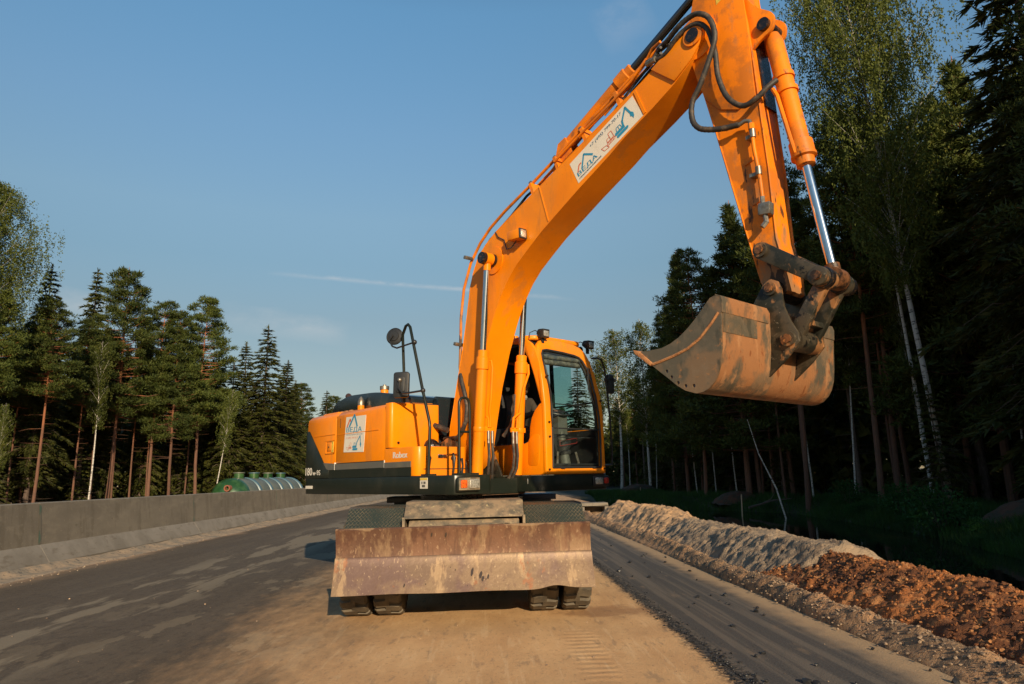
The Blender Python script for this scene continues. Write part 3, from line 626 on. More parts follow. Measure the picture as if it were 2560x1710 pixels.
def spruce(seed, H=18, Rr=2.6, z0=3.0, dens=60, mat=spruceleaf, leafs=.30, top=False):
    rs = np.random.RandomState(seed); mb, path = trunk_mesh('t', H, .17*H/18, rs, sprucebark, .1)
    dead_branches(mb, path, H, 1, z0+3, 30, rs, 1.5); Vs = []; z = z0
    limbs = MB()
    while z < H-.15:
        t = (z-z0)/(H-z0); base = Rr*((1-t)**.85)*(.85+.15*math.sin(z*5+seed)); nb = rs.randint(4, 8); ph = rs.rand()*6.28
        if t < .15: base *= .55+t*3
        for k in range(nb):
            if rs.rand() < .12: continue
            a = ph+k*6.28/nb+rs.randn()*.2; L_ = base*(.65+.55*rs.rand())+.12; o = at_h(path, H, z); out = np.array([math.cos(a), math.sin(a), 0])
            m = max(6, int(dens*L_*(.6+.4*(1-t)))); s = rs.rand(m)**.75; dr = (.10+.22*(1-t))*L_
            lat = np.array([-math.sin(a), math.cos(a), 0]); w_ = (rs.rand(m)-.5)*2*.34*L_*(1.05-s)*np.minimum(1, s*4)
            C = o+out*(s*L_)[:, None]+lat*w_[:, None]; C[:, 2] += .10*L_*np.sin(s*3.1)-dr*s**1.6-np.abs(w_)*.25-rs.rand(m)*.10*(1-t)
            D = out*.7+lat*np.sign(w_)[:, None]*.5+rs.randn(m, 3)*.25; D[:, 2] -= .45*(1-t)+.05
            Vs.append(tri_leaves(C, D, leafs, leafs*.33, rs))
            if L_ > .8: limbs.tube([o, o+out*L_*.5+np.array([0, 0, .08*L_]), o+out*L_*.95+np.array([0, 0, -dr])], [.022, .014, .005], 3, False)
        z += .24+.14*rs.rand()
    # leader
    n_ = 60; zz = H-1.2*rs.rand(n_)**1.5; C = np.array([at_h(path, H, q) for q in zz])+rs.randn(n_, 3)*.04; D = rs.randn(n_, 3)*.6; D[:, 2] += .7
    Vs.append(tri_leaves(C, D, leafs*.8, leafs*.25, rs))
    mb.v_ = None; k = len(mb.v); mb.add(limbs.v, limbs.f)
    return mb.mesh('trunk', sprucebark, recalc=False), leaf_mesh('crown', Vs, mat)
def pine(seed, H=18, Rr=2.6, z0=.5, n=75, tuft=215, mat=pineleaf, narrow=0, ln=.20, cone=False):
    rs = np.random.RandomState(seed); mb, path = trunk_mesh('t', H, .135*H/18, rs, pinebark, .30)
    dead_branches(mb, path, H, H*.25, H*(z0+.1), 16, rs, 1.4); Vs = []
    for b_ in range(n):
        t = (b_+rs.rand())/n; z = H*(z0+(1-z0)*t*.97); prof = ((1-t)**.95*.98+.02 if cone else ((1-t)**.62*.9+.05)*(.45+.55*min(1, t*5+.3))); L_ = Rr*prof*(.55+.6*rs.rand())+(.08 if cone else .25)
        a = b_*2.4+rs.randn()*.5; o = at_h(path, H, z); up = .10+.55*t+.15*rs.randn(); out = np.array([math.cos(a), math.sin(a), up*.6]); e = o+out*L_
        mb.tube([o, o+out*L_*.55-np.array([0, 0, .08*L_]), e], [.045*(1-t)+.015, .025*(1-t)+.01, .006], 4, False)
        nc = 2+int(L_*3.0)
        for c in range(nc):
            s = 1-.75*(c/nc)*rs.rand() if c else 1; cc = o+out*L_*s+rs.randn(3)*np.array([.28, .28, .10])*(.5+.35*L_*(c > 0))*(1-.6*t if cone else 1-.45*t); cr = (.28+.17*rs.rand())*(1-.55*t if cone else 1-.35*t); m = int(tuft*(.35+.65*rs.rand())*cr*1.15)
            u = rs.randn(m, 3); u /= np.linalg.norm(u, axis=1, keepdims=True); C = cc+u*np.array([cr*1.2, cr*1.2, cr*(.8 if cone else .60)])*(rs.rand(m)**.8)[:, None]*1.15
            D = u*.8+rs.randn(m, 3)*.3; D[:, 2] += .45
            Vs.append(tri_leaves(C, D, ln, ln*.34, rs))
    return mb.mesh('trunk', pinebark, recalc=False), leaf_mesh('crown', Vs, mat)
def birch(seed, H=18, Rr=2.2, z0=.35, n=60, leaf=.10, strings=26, mat=birchleaf, r0=.12, lean=0, per=22):
    rs = np.random.RandomState(seed); mb, path = trunk_mesh('t', H, r0, rs, birchbark, .22, lean); Vs = []
    for b_ in range(n):
        t = (b_+rs.rand())/n; z = H*(z0+(1-z0)*t*.95); prof = (math.sin(min(1, .12+t*1.25)*math.pi*.5))*(1-t**2.2)**.8+.10; L_ = Rr*prof*(.55+.7*rs.rand())+.2
        a = b_*2.4+rs.randn()*.6; o = at_h(path, H, z); out = np.array([math.cos(a), math.sin(a), .85+.3*rs.rand()]); e = o+out*L_
        mb.tube([o, o+out*L_*.5+np.array([0, 0, .05]), e-np.array([0, 0, .1*L_])], [.03*(1-t)+.012, .015, .005], 4, False)
        ns = int(strings*(.4+L_/Rr))
        for q in range(ns):
            s = .25+.8*rs.rand(); p = o+out*L_*min(s, 1)+rs.randn(3)*np.array([.30, .30, .14])*(.4+.5*L_); m = per; hang = (.35+.65*rs.rand())*(.5+.4*L_); tt = rs.rand(m)
            C = p+rs.randn(m, 3)*np.array([.09, .09, .06]); C[:, 2] -= tt*hang; dr_ = rs.randn(2)*.12; C[:, :2] += tt[:, None]*dr_
            D = rs.randn(m, 3)*.7; D[:, 2] -= .6
            Vs.append(tri_leaves(C, D, leaf, leaf*.75, rs))
    return mb.mesh('trunk', birchbark, recalc=False), leaf_mesh('crown', Vs, mat)

def tree(proto, x, y, h, H0, name, label, group=None, rz=None, wid=1.0, lean=(0, 0), th=1.0):
    rt = empty(name, (x, y, float(gheight(np.array([float(x)]), np.array([float(y)]))[0])), random.random()*6.28 if rz is None else rz)
    s = h/H0; rt.scale = (s*wid, s*wid, s); rt.rotation_euler[0] = lean[0]; rt.rotation_euler[1] = lean[1]
    ob('trunk', proto[0], rt); ob('crown', proto[1], rt); tag(rt, label, 'tree', group); return rt
SP = [spruce(11, 18, 3.0, 2.5, 70), spruce(12, 18, 2.6, 5.0, 70), spruce(13, 18, 3.3, 1.2, 66), spruce(14, 18, 2.3, 8.5, 66)]
PN = [pine(21, 18, 3.2, .38, 120), pine(22, 18, 2.3, .48, 95), pine(23, 18, 2.5, .55, 90), pine(24, 18, 2.3, .34, 120)]
PC = pine(25, 18, 3.0, .14, 190, 230, cone=True)
BR = [birch(31, 16, 1.9, .40, 50, .13, 13, per=15), birch(32, 16, 1.6, .5, 42, .13, 13, per=15), birch(33, 16, 2.3, .3, 60, .13, 14, per=15)]
HB = birch(41, 24, 3.9, .34, 120, .12, 28, r0=.17, per=25)

# prominent trees, left of the road
def heroes():
    T = tree
    T(HB, -28.6, 38, 19.6, 24, 'birch_tree', 'tall leafy birch cut off by the left edge of the picture', wid=1.0)
    T(SP[0], -28.9, 45, 16.6, 18, 'spruce_tree', 'pointed spruce with drooping boughs just right of the left edge birch')
    T(SP[1], -29.8, 52, 18.4, 18, 'spruce_tree', 'slim dark spruce top behind the tallest left pine')
    T(PN[0], -26.6, 50, 17.9, 18, 'pine_tree', 'tallest broad pine with bare orange trunk on the left', rz=1.0)
    T(PN[1], -24.7, 52, 15.8, 18, 'pine_tree', 'slender pine with long bare reddish trunk, left one of the close pair', rz=2.0)
    T(PN[3], -23.5, 52.6, 15.3, 18, 'pine_tree', 'slender pine with long bare reddish trunk, right one of the close pair', rz=4.0)
    T(PN[0], -22.5, 55, 17.0, 18, 'pine_tree', 'broad crowned pine halfway between the pine pair and the pointed spruce', rz=3.3)
    T(SP[0], -22.4, 64, 14.8, 18, 'spruce_tree', 'small pointed spruce left of the conical spruce above the tank', wid=1.3)
    T(SP[2], -19.8, 62, 16.0, 18, 'spruce_tree', 'full conical spruce standing above the green tank', wid=1.45)
    T(SP[0], -19.4, 67, 13.6, 18, 'spruce_tree', 'lower spruce on the right shoulder of the conical spruce', wid=1.35)
    T(BR[1], -25.6, 46, 11.5, 16, 'birch_tree', 'thin white birch trunk in front of the tallest left pine', wid=.7)
    T(BR[0], -23.3, 34, 6, 16, 'birch_tree', 'spindly little birch with a pale crooked stem near the barrier', wid=.6)
    T(BR[1], -18.2, 47, 8.5, 16, 'birch_tree', 'pale leaning young birch just left of the green tank', wid=.7, lean=(0, .12))
    T(PN[2], -27.3, 38, 12.8, 18, 'pine_tree', 'pine with straight pinkish trunk near the left edge')
    T(PN[2], -26.6, 42, 13.4, 18, 'pine_tree', 'second straight pine trunk from the left edge')
    # right of the road
    T(HB, 18.3, 27, 26.0, 24, 'birch_tree', 'huge leafy birch with white trunk right of the excavator arm', rz=0, lean=(0, -.075), wid=.70)
    T(BR[1], 18.9, 28.9, 19, 16, 'birch_tree', 'second white birch trunk close behind the huge birch', wid=.7, rz=0, lean=(0, -.05))
    T(PC, 22.4, 29, 20.8, 18, 'pine_tree', 'bushy pine with rounded top between the huge birch and the right edge spruce', wid=1.3)
    T(SP[2], 18.9, 20.5, 23, 18, 'spruce_tree', 'towering dark spruce filling the right edge of the picture', wid=1.1)
    T(PN[0], 15.8, 34, 18.6, 18, 'pine_tree', 'dark pine directly behind the bucket cylinder rod', wid=.9)
    T(PC, 15.6, 41, 18.6, 18, 'pine_tree', 'leafy pine behind the lower end of the arm', wid=1.25)
    T(PC, 14.9, 51, 18.8, 18, 'pine_tree', 'tall pointed pine against the sky left of the bucket', wid=.95)
    T(BR[2], 14.2, 60, 15.6, 16, 'birch_tree', 'pale green birch left of the tall pointed pine')
    T(BR[0], 14.4, 74, 17.4, 16, 'birch_tree', 'yellow green birch crown just right of the cab', wid=1.2)
    T(BR[1], 12.8, 75, 14.8, 16, 'birch_tree', 'slim birch close to the right side mirror of the cab')
    T(SP[2], 12.0, 88, 15.3, 18, 'spruce_tree', 'pointed spruce seen through the cab glass', wid=1.5)
    T(PN[2], 17.8, 31, 19, 18, 'pine_tree', 'straight bare pine trunk just right of the bucket')
    T(PN[1], 18.9, 31.4, 18, 18, 'pine_tree', 'reddish pine trunk left of the white birch trunks')
    T(PN[2], 13.6, 43, 16, 18, 'pine_tree', 'thick pine trunk below the left half of the bucket')
    T(PN[2], 16.3, 41, 17, 18, 'pine_tree', 'bare pine trunk below the middle of the bucket')
    T(PN[1], 16.6, 35.5, 17, 18, 'pine_tree', 'bare pine trunk below the right half of the bucket')
    T(PN[2], 21.4, 30, 19, 18, 'pine_tree', 'lone dark pine trunk right of the white birch trunks')
heroes()
def slim_trunks():
    rs = random.Random(21)
    for i in range(10):
        y = 44+i*1.9+rs.uniform(-.5, .5); x = np.interp(y, [38, 50, 58, 66], [-29.0, -27.2, -24.2, -22.5])-rs.uniform(0, 1.5)
        tree(rs.choice([PN[1], PN[2]]), x, y, rs.uniform(11.5, 13.5), 18, 'pine_tree', 'one of the slim bare pine stems along the left forest edge', 'slim pine stems at the left forest edge', wid=.75)
    for i in range(16):
        y = 27+i*2.3+rs.uniform(-.8, .8); x = np.interp(y, [27, 31, 35, 45, 60, 75], [20, 18.8, 16.6, 15.3, 14.6, 14.0])+rs.uniform(0, 1.6)
        if rs.random() < .55: tree(rs.choice([PN[1], PN[2]]), x, y, 14.5, 18, 'pine_tree', 'one of the slim dark pine stems along the right forest edge', 'slim pine stems at the right forest edge', wid=.7)
        else: tree(rs.choice(BR[:2]), x, y, 11.5, 16, 'birch_tree', 'one of the slim pale birch stems along the right forest edge', 'slim birch stems at the right forest edge', wid=.55, lean=(rs.uniform(-.05, .05), rs.uniform(-.05, .05)))
    for (pr, x, y, h, w_, lab) in ((SP[2], -23.6, 60.5, 13.3, 1.2, 'rounded low spruce filling the gap beside the broad crowned pine'), (SP[0], -21.9, 60, 12.4, 1.3, 'low spruce at the foot of the conical spruce, on its left'), (SP[2], -20.6, 70, 13.4, 1.3, 'spruce stepping down on the right of the conical spruce'), (SP[0], -21.6, 78, 13.2, 1.35, 'second spruce stepping down towards the engine hood'), (SP[2], -24.0, 104, 15.2, 1.4, 'far spruce low above the engine cover'), (SP[2], -22.0, 112, 14.6, 1.4, 'farthest small spruce just left of the mirror pole')):
        tree(pr, x, y, h, 18, 'spruce_tree', lab, wid=w_)
    for (x, y, h) in ((-26, 98, 16), (-29.5, 104, 15.5), (-24, 110, 15.5), (-21, 118, 15.0)): tree(PN[3], x, y, h, 18, 'pine_tree', 'one of the far pines whose tops show above the engine hood', 'far pines above the engine hood', wid=1.3)
slim_trunks()
def forest():
    rs = random.Random(5); placed = []
    def try_(x, y, d):
        for a, b in placed:
            if (a-x)**2+(b-y)**2 < d*d: return False
        placed.append((x, y)); return True
    def put(x, y, side, h):
        q = rs.random(); w_ = rs.uniform(.9, 1.15)
        if q < .55: tree(rs.choice(SP if side != 'behind' else SP[:3]), x, y, h*rs.uniform(.8, 1.02), 18, 'spruce_tree', 'one of the spruces massed in the forest %s of the road' % ('left' if side == 'left' else 'right'), 'spruces in the %s forest' % ('left' if side == 'left' else 'right'), wid=w_)
        elif q < .88: tree(rs.choice(PN), x, y, h*rs.uniform(.88, 1.05), 18, 'pine_tree', 'one of the pines massed in the forest %s of the road' % ('left' if side == 'left' else 'right'), 'pines in the %s forest' % ('left' if side == 'left' else 'right'), wid=w_)
        else: tree(rs.choice(BR), x, y, h*rs.uniform(.75, .95), 16, 'birch_tree', 'one of the birches massed in the forest %s of the road' % ('left' if side == 'left' else 'right'), 'birches in the %s forest' % ('left' if side == 'left' else 'right'), wid=w_)
    k = 0
    while k < 105:        # left forest
        y = rs.uniform(30, 105); ed = np.interp(y, [30, 38, 50, 58, 66, 80, 105], [-29.5, -30.5, -28.5, -25.0, -23, -25, -30])
        x = ed-rs.random()**1.4*30
        if try_(x, y, 2.0):
            put(x, y, 'left', np.interp(y, [30, 40, 50, 60, 70, 105], [14.5, 14.5, 14.3, 13.0, 12.2, 13])); k += 1
    k = 0
    while k < 135:        # right forest
        y = rs.uniform(16, 100); ed = np.interp(y, [16, 22, 27, 31, 35, 45, 60, 75, 100], [17, 19.5, 22, 21, 18.5, 16.8, 15.8, 15.4, 14.0]); x = ed+rs.random()**1.5*32
        if try_(x, y, 2.0):
            lim = (x-1.2*0)/max(y, 1)
            h = 16.5 if x > .42*y else (14.5 if x > .33*y else (12.5 if x > .21*y else 10.2))
            put(x, y, 'right', h+ (3.0 if x > .62*y else 0)); k += 1
    k = 0
    while k < 46:        # forest edge continuing beside and behind the camera: its shade falls on the road
        y = rs.uniform(-58, 15); x = 16.8+rs.random()**1.2*18
        if try_(x, y, 2.6): put(x, y, 'behind', rs.uniform(13, 19)); k += 1
    for i in range(16):
        y = rs.uniform(-12, 13); x = rs.uniform(20, 30)
        if try_(x, y, 2.0): put(x, y, 'behind', rs.uniform(17, 20))
    for i in range(58):  # far trees closing the view
        x = -62+i*2.25+rs.uniform(-1, 1); y = rs.uniform(112, 150)+abs(x)*.1
        if -6 < x < 6: continue
        put(x, y, 'left' if x < 0 else 'right', 14.5)
    for i in range(14): put(-8+i*1.5, 235+rs.uniform(-8, 8), 'right', 16)
forest()
def understory():
    rs = random.Random(9); sh = []
    r = np.random.RandomState(4)
    for s in range(2):
        m = 1500; u = r.randn(m, 3); u /= np.linalg.norm(u, axis=1, keepdims=True); C = u*np.array([.8, .8, .75])*(r.rand(m)**.4)[:, None]+np.array([0, 0, .75]); C += (np.array([[.3*math.sin(i*1.7), .3*math.cos(i*2.3), .1*math.sin(i)] for i in range(m)]))
        sh.append(leaf_mesh('foliage', [tri_leaves(C, u+r.randn(m, 3)*.6, .11, .07, r)], shrubm))
    stem = MB()
    for k in range(7): a = k*.9; stem.tube([(0, 0, -.1), (.25*math.cos(a), .25*math.sin(a), .6), (.5*math.cos(a), .5*math.sin(a), 1.2)], [.02, .012, .004], 4, False)
    stm = stem.mesh('stem', twigm, recalc=False)
    for (x, y, s, lab) in ((14.2, 21.6, 1.0, 'bright green leafy shrub on the bank at the right'), (12.3, 13.2, .5, 'low green weed clump near the water at the right edge'), (15.4, 25.5, .8, 'small shrub in the grass under the white birches'), (16.3, 31, .8, 'dim shrub at the foot of the pines')):
        e = empty('shrub', (x, y, float(gheight(np.array([x]), np.array([y]))[0]))); e.scale = (s, s, s); ob('foliage', sh[0], e); ob('stems', stm, e); tag(e, lab, 'shrub')
    for i in range(16):
        y = rs.uniform(13, 40); x = float(bank_x(y))+rs.uniform(.6, 4.0); e = empty('weed_clump', (x, y, float(gheight(np.array([x]), np.array([y]))[0])-.1)); q = rs.uniform(.22, .5); e.scale = (q*1.3, q*1.3, q); e.rotation_euler[2] = rs.random()*6
        ob('foliage', sh[i % 2], e); tag(e, 'one of the low leafy weed clumps along the far bank of the ditch', 'weeds', 'weed clumps along the ditch bank')
    # young spruces filling the lower forest
    yg = spruce(51, 6, 1.5, .2, 70, leafs=.22)
    for i in range(46):
        if i < 24: y = rs.uniform(36, 75); x = np.interp(y, [30, 40, 50, 60, 75], [-27, -28, -27.5, -24, -23.5])-rs.random()*7; sd = 'left'
        else: y = rs.uniform(22, 70); x = np.interp(y, [20, 30, 45, 75], [17.5, 17.5, 15.5, 15])+rs.random()*8; sd = 'right'
        tree(yg, x, y, rs.uniform(3.0, 6.5), 6, 'young_spruce', 'one of the young spruces filling the undergrowth of the %s forest' % sd, 'young spruces under the %s forest' % sd)
    # deep forest thicket: reads as one dark mass between the trunks
    for (sd, N, edge, y0, y1, dep) in (('left', 26000, lambda y: np.interp(y, [30, 38, 50, 58, 66, 80, 105, 150], [-33, -33, -31, -28, -25, -27, -31, -34]), 28, 150, 22), ('right', 34000, lambda y: np.interp(y, [10, 22, 27, 31, 35, 45, 60, 75, 100, 150], [20, 22, 24.5, 23, 21, 19, 18, 17, 16, 14]), 10, 150, 24)):
        y = y0+(y1-y0)*r.rand(N)**1.3; d = r.rand(N)**1.2*dep; x = edge(y)+(d if sd == 'right' else -d)
        hh = 3.5+6.5*fbm(x*.22, y*.22)+.12*d; z = hh*r.rand(N)**.9
        C = np.stack([x, y, z-.2], -1)+r.randn(N, 3)*.2; D = r.randn(N, 3); D[:, 2] -= .35
        tag(ob('forest_thicket', leaf_mesh('thicket', [tri_leaves(C, D, 1.0, .42, r)], spruceleaf)), 'dark thicket of low branches deep inside the %s forest' % sd, 'thicket', kind='stuff')
    # grass on the far bank of the ditch
    n = 80000; y = 9+50*r.rand(n)**1.4; bx = bank_x(y); x = bx+.25+5.0*r.rand(n)**1.2; keep = fbm(x*.7, y*.7)+r.rand(n)*.5 > .55; x = x[keep]; y = y[keep]
    z = gheight(x, y); k2 = z > WATER_Z-.12; x, y, z = x[k2], y[k2], z[k2]; m = len(x)
    C = np.stack([x, y, z-.02], -1); D = r.randn(m, 3)*.35; D[:, 2] = 1
    V = tri_leaves(C, D, .30, .03, r); V2 = V.reshape(-1, 3, 3); V2[:, 2, 2] += (fbm(x*1.3, y*1.3)-.4)*.5; V = V2.reshape(-1, 3)
    tag(ob('grass', leaf_mesh('grass', [V], grassm)), 'rank green grass growing along the far bank of the ditch', 'grass', kind='stuff')
understory()

# ================================================================== EXCAVATOR
PHI = 39
EX = empty('wheeled_excavator', (-.22, 8.95, 0))
tag(EX, 'orange wheeled excavator standing on the road with its arm raised and ditching bucket curled', 'excavator')
UR = (0, 0, R(-(90-PHI)))
def U(name, mb, mat, parent=None, bevel=0, **k):      # part of the swung upper structure
    me = mb.mesh(name, mat, bevel, **k) if isinstance(mb, MB) else mb
    return ob(name, me, parent or EX, rot=UR if parent is None else (0, 0, 0))
def Cc(name, mb, mat, parent=None, bevel=0, **k):     # part of the chassis
    me = mb.mesh(name, mat, bevel, **k) if isinstance(mb, MB) else mb
    return ob(name, me, parent or EX)

# ---- chassis -------------------------------------------------------
def chassis():
    fr = Cc('chassis_frame', MB().box(-.48, .48, -1.7, 1.6, .52, .98), dkgreen, bevel=.03)
    Cc('slew_ring', MB().cyl((0, 0, .98), (0, 0, 1.17), .62, 40).cyl((0, 0, 1.02), (0, 0, 1.12), .68, 40), greasy)
    for y in (-1.35, 1.35):
        ax = Cc('axle', MB().cyl((-1.1, y, .5), (1.1, y, .5), .10, 14).ball((0, y, .5), (.24, .2, .2)), dkgreen)
    tyres = []
    for y in (-1.35, 1.35):
        for x in (-1.125, -.79, .79, 1.125):
            w_ = .27; h = w_/2; r = .505
            prof = [(.30, -h*.80), (.36, -h*.98), (.44, -h), (.475, -h*.88), (.482, 0), (.475, h*.88), (.44, h), (.36, h*.98), (.30, h*.80)]
            rim = Cc('wheel', MB().lathe([(.12, -.06), (.28, -.07), (.31, -.10), (.31, .10), (.28, .07), (.12, .06)], (x, y, .5), (1, 0, 0), 28), dkgreen)
            t = MB().lathe(prof, (x, y, .5), (1, 0, 0), 40, False)
            for side in (-1, 1):
                for k in range(20):
                    a = 2*math.pi*(k+(0 if side > 0 else .5))/20; 
                    # curved lug: outer shoulder to just past centre
                    pts = [(.02*side*-1, .085), (.05*side, .078), (.11*side, .060), (h*side*1.02, .02)]
                    vs = []
                    for (px, da) in pts:
                        for dd, rr in ((-.052, r-.035), (.050, r-.035), (-.046, r), (.043, r)):
                            rr2 = rr-(.022 if abs(px) > h*.95 else 0); an = a+(dd+(.0 if True else 0))/.5+(.05*(1-abs(px)/h))
                            vs.append((x+px, y-math.sin(an)*rr2, .5-math.cos(an)*rr2))
                    fs = []
                    for q in range(len(pts)-1):
                        b0 = q*4; b1 = b0+4; fs += [(b0, b0+2, b1+2, b1), (b0+2, b0+3, b1+3, b1+2), (b0+3, b0+1, b1+1, b1+3), (b0+1, b0, b1, b1+1)]
                    fs += [(0, 1, 3, 2), (len(vs)-4, len(vs)-2, len(vs)-1, len(vs)-3)]
                    t.add(vs, fs)
            Cc('tyre', t, tyrem, rim)
    # mudguards with tread plate tops
    for s, nm in ((-1, 'l'), (1, 'r')):
        x0, x1 = (-1.20, -.60) if s < 0 else (.60, 1.21)
        zt = .0 if s < 0 else .0
        top = MB().prism([(-1.86, .90), (-1.84, .915), (-1.66, 1.085), (-1.60, 1.10), (-1.05, 1.10), (-1.05, 1.06), (-1.60, 1.06), (-1.83, .87)], x0, x1, 'x')
        Cc('front_mudguard', top, tread, bevel=.006)
        rear = MB().prism([(1.05, 1.13), (1.8, 1.13), (2.0, .95), (2.0, .9), (1.78, 1.05), (1.05, 1.05)], x0-.0, x1, 'x')
        Cc('rear_mudguard', rear, blackp if s < 0 else M('sky_tinted_black_mudguard', (.02, .03, .055), .5), bevel=.006)  # right guard: sky reflected in shade is painted in as blue
        Cc('step_box', MB().box(x0+.1 if s < 0 else .55, -.55 if s < 0 else x1-.1, -.7, .7, .42, .92), dkgreen, bevel=.02)
    # blade lift cover
    cv = MB().prism([(-1.93, .985), (-1.905, 1.0), (-1.72, 1.135), (-1.68, 1.145), (-1.1, 1.145), (-1.1, .99)], -.61, .59, 'x')
    c0 = Cc('blade_cover', cv, dusty, bevel=.012)
    Cc('cover_cheek', MB().box(-.62, -.595, -1.95, -1.2, .88, 1.0), dusty, c0); Cc('cover_cheek', MB().box(.575, .60, -1.95, -1.2, .88, 1.0), dusty, c0)
    Cc('lower_cover', MB().prism([(-2.0, .86), (-1.88, .965), (-1.2, .965), (-1.2, .8), (-2.0, .8)], -.56, .54, 'x'), dusty, bevel=.01)
    # blade
    W = 1.225
    def sweepx(prof, x0, x1, nx=40, dent=None):
        mb = MB(); n = len(prof)
        for i in range(nx+1):
            x = x0+(x1-x0)*i/nx
            for (y, z) in prof:
                dz = 0; dy = 0
                if dent and z < .37:
                    dz = .030*math.exp(-((x-.86)/.13)**2)+.003*math.sin(x*7); dy = .02*math.exp(-((x-.86)/.12)**2)
                mb.v.append((x, y+dy, z+dz))
        for i in range(nx):
            for a in range(n): mb.f.append((i*n+a, i*n+(a+1) % n, (i+1)*n+(a+1) % n, (i+1)*n+a))
        mb.f += [tuple(range(n)), tuple(nx*n+a for a in range(n))]; return mb
    up_ = sweepx([(-2.13, .925), (-2.145, .91), (-2.125, .85), (-2.10, .72), (-2.10, .655), (-2.075, .655), (-2.075, .90), (-2.10, .925)], -W, W)
    bl = Cc('dozer_blade', up_, blade1, bevel=0); bl.rotation_euler[1] = R(-.35)
    lo_ = sweepx([(-2.101, .654), (-2.108, .645), (-2.112, .63), (-2.116, .61), (-2.14, .56), (-2.20, .44), (-2.26, .335), (-2.238, .33), (-2.17, .44), (-2.10, .60), (-2.08, .654)], -W-.006, W+.006, 50, True)
    Cc('cutting_edge', lo_, blade2, bl)
    for x in (-.9, -.3, .3, .9): Cc('blade_rib', MB().prism([(-2.08, .9), (-2.08, .66), (-2.19, .42), (-2.0, .42), (-1.95, .8)], x-.01, x+.01, 'x'), dkgreen, bl)
    for x in (-.4, .4): Cc('push_arm', MB().prism([(-2.06, .70), (-1.2, .72), (-1.2, .55), (-2.06, .55)], x-.05, x+.05, 'x'), dkgreen)
    Cc('caked_soil', MB().ball((.12, -2.03, .925), (.34, .05, .012), 16, 6), dusty, bl)
    rq = random.Random(3)
    for (x, z, a, b_) in ((.075, .50, .012, .036), (.155, .47, .014, .030), (.175, .44, .012, .022), (.225, .455, .009, .020), (.205, .435, .005, .006), (-.085, .52, .004, .010), (-.13, .545, .003, .006), (.10, .45, .004, .007), (.03, .385, .003, .005), (-.56, .405, .008, .016), (-.36, .41, .005, .006), (-.31, .85, .008, .022), (-.175, .84, .009, .026)):
        def yy(z_): return (-2.116-(.61-z_)/(.61-.335)*.144 if z_ < .61 else -2.1255)-.0015+(.0 if z_ < .7 else (z_-.85)*-.1)
        pts = [(x+a*math.cos(k*.5236)*rq.uniform(.8, 1.15)+.2*b_*math.sin(k*.5236), z+b_*math.sin(k*.5236)*rq.uniform(.85, 1.15)) for k in range(12)]
        Cc('wet_stain', MB().add([(p, yy(q)-.0015, q) for p, q in pts], [tuple(range(12))]), stainm, bl)
chassis()

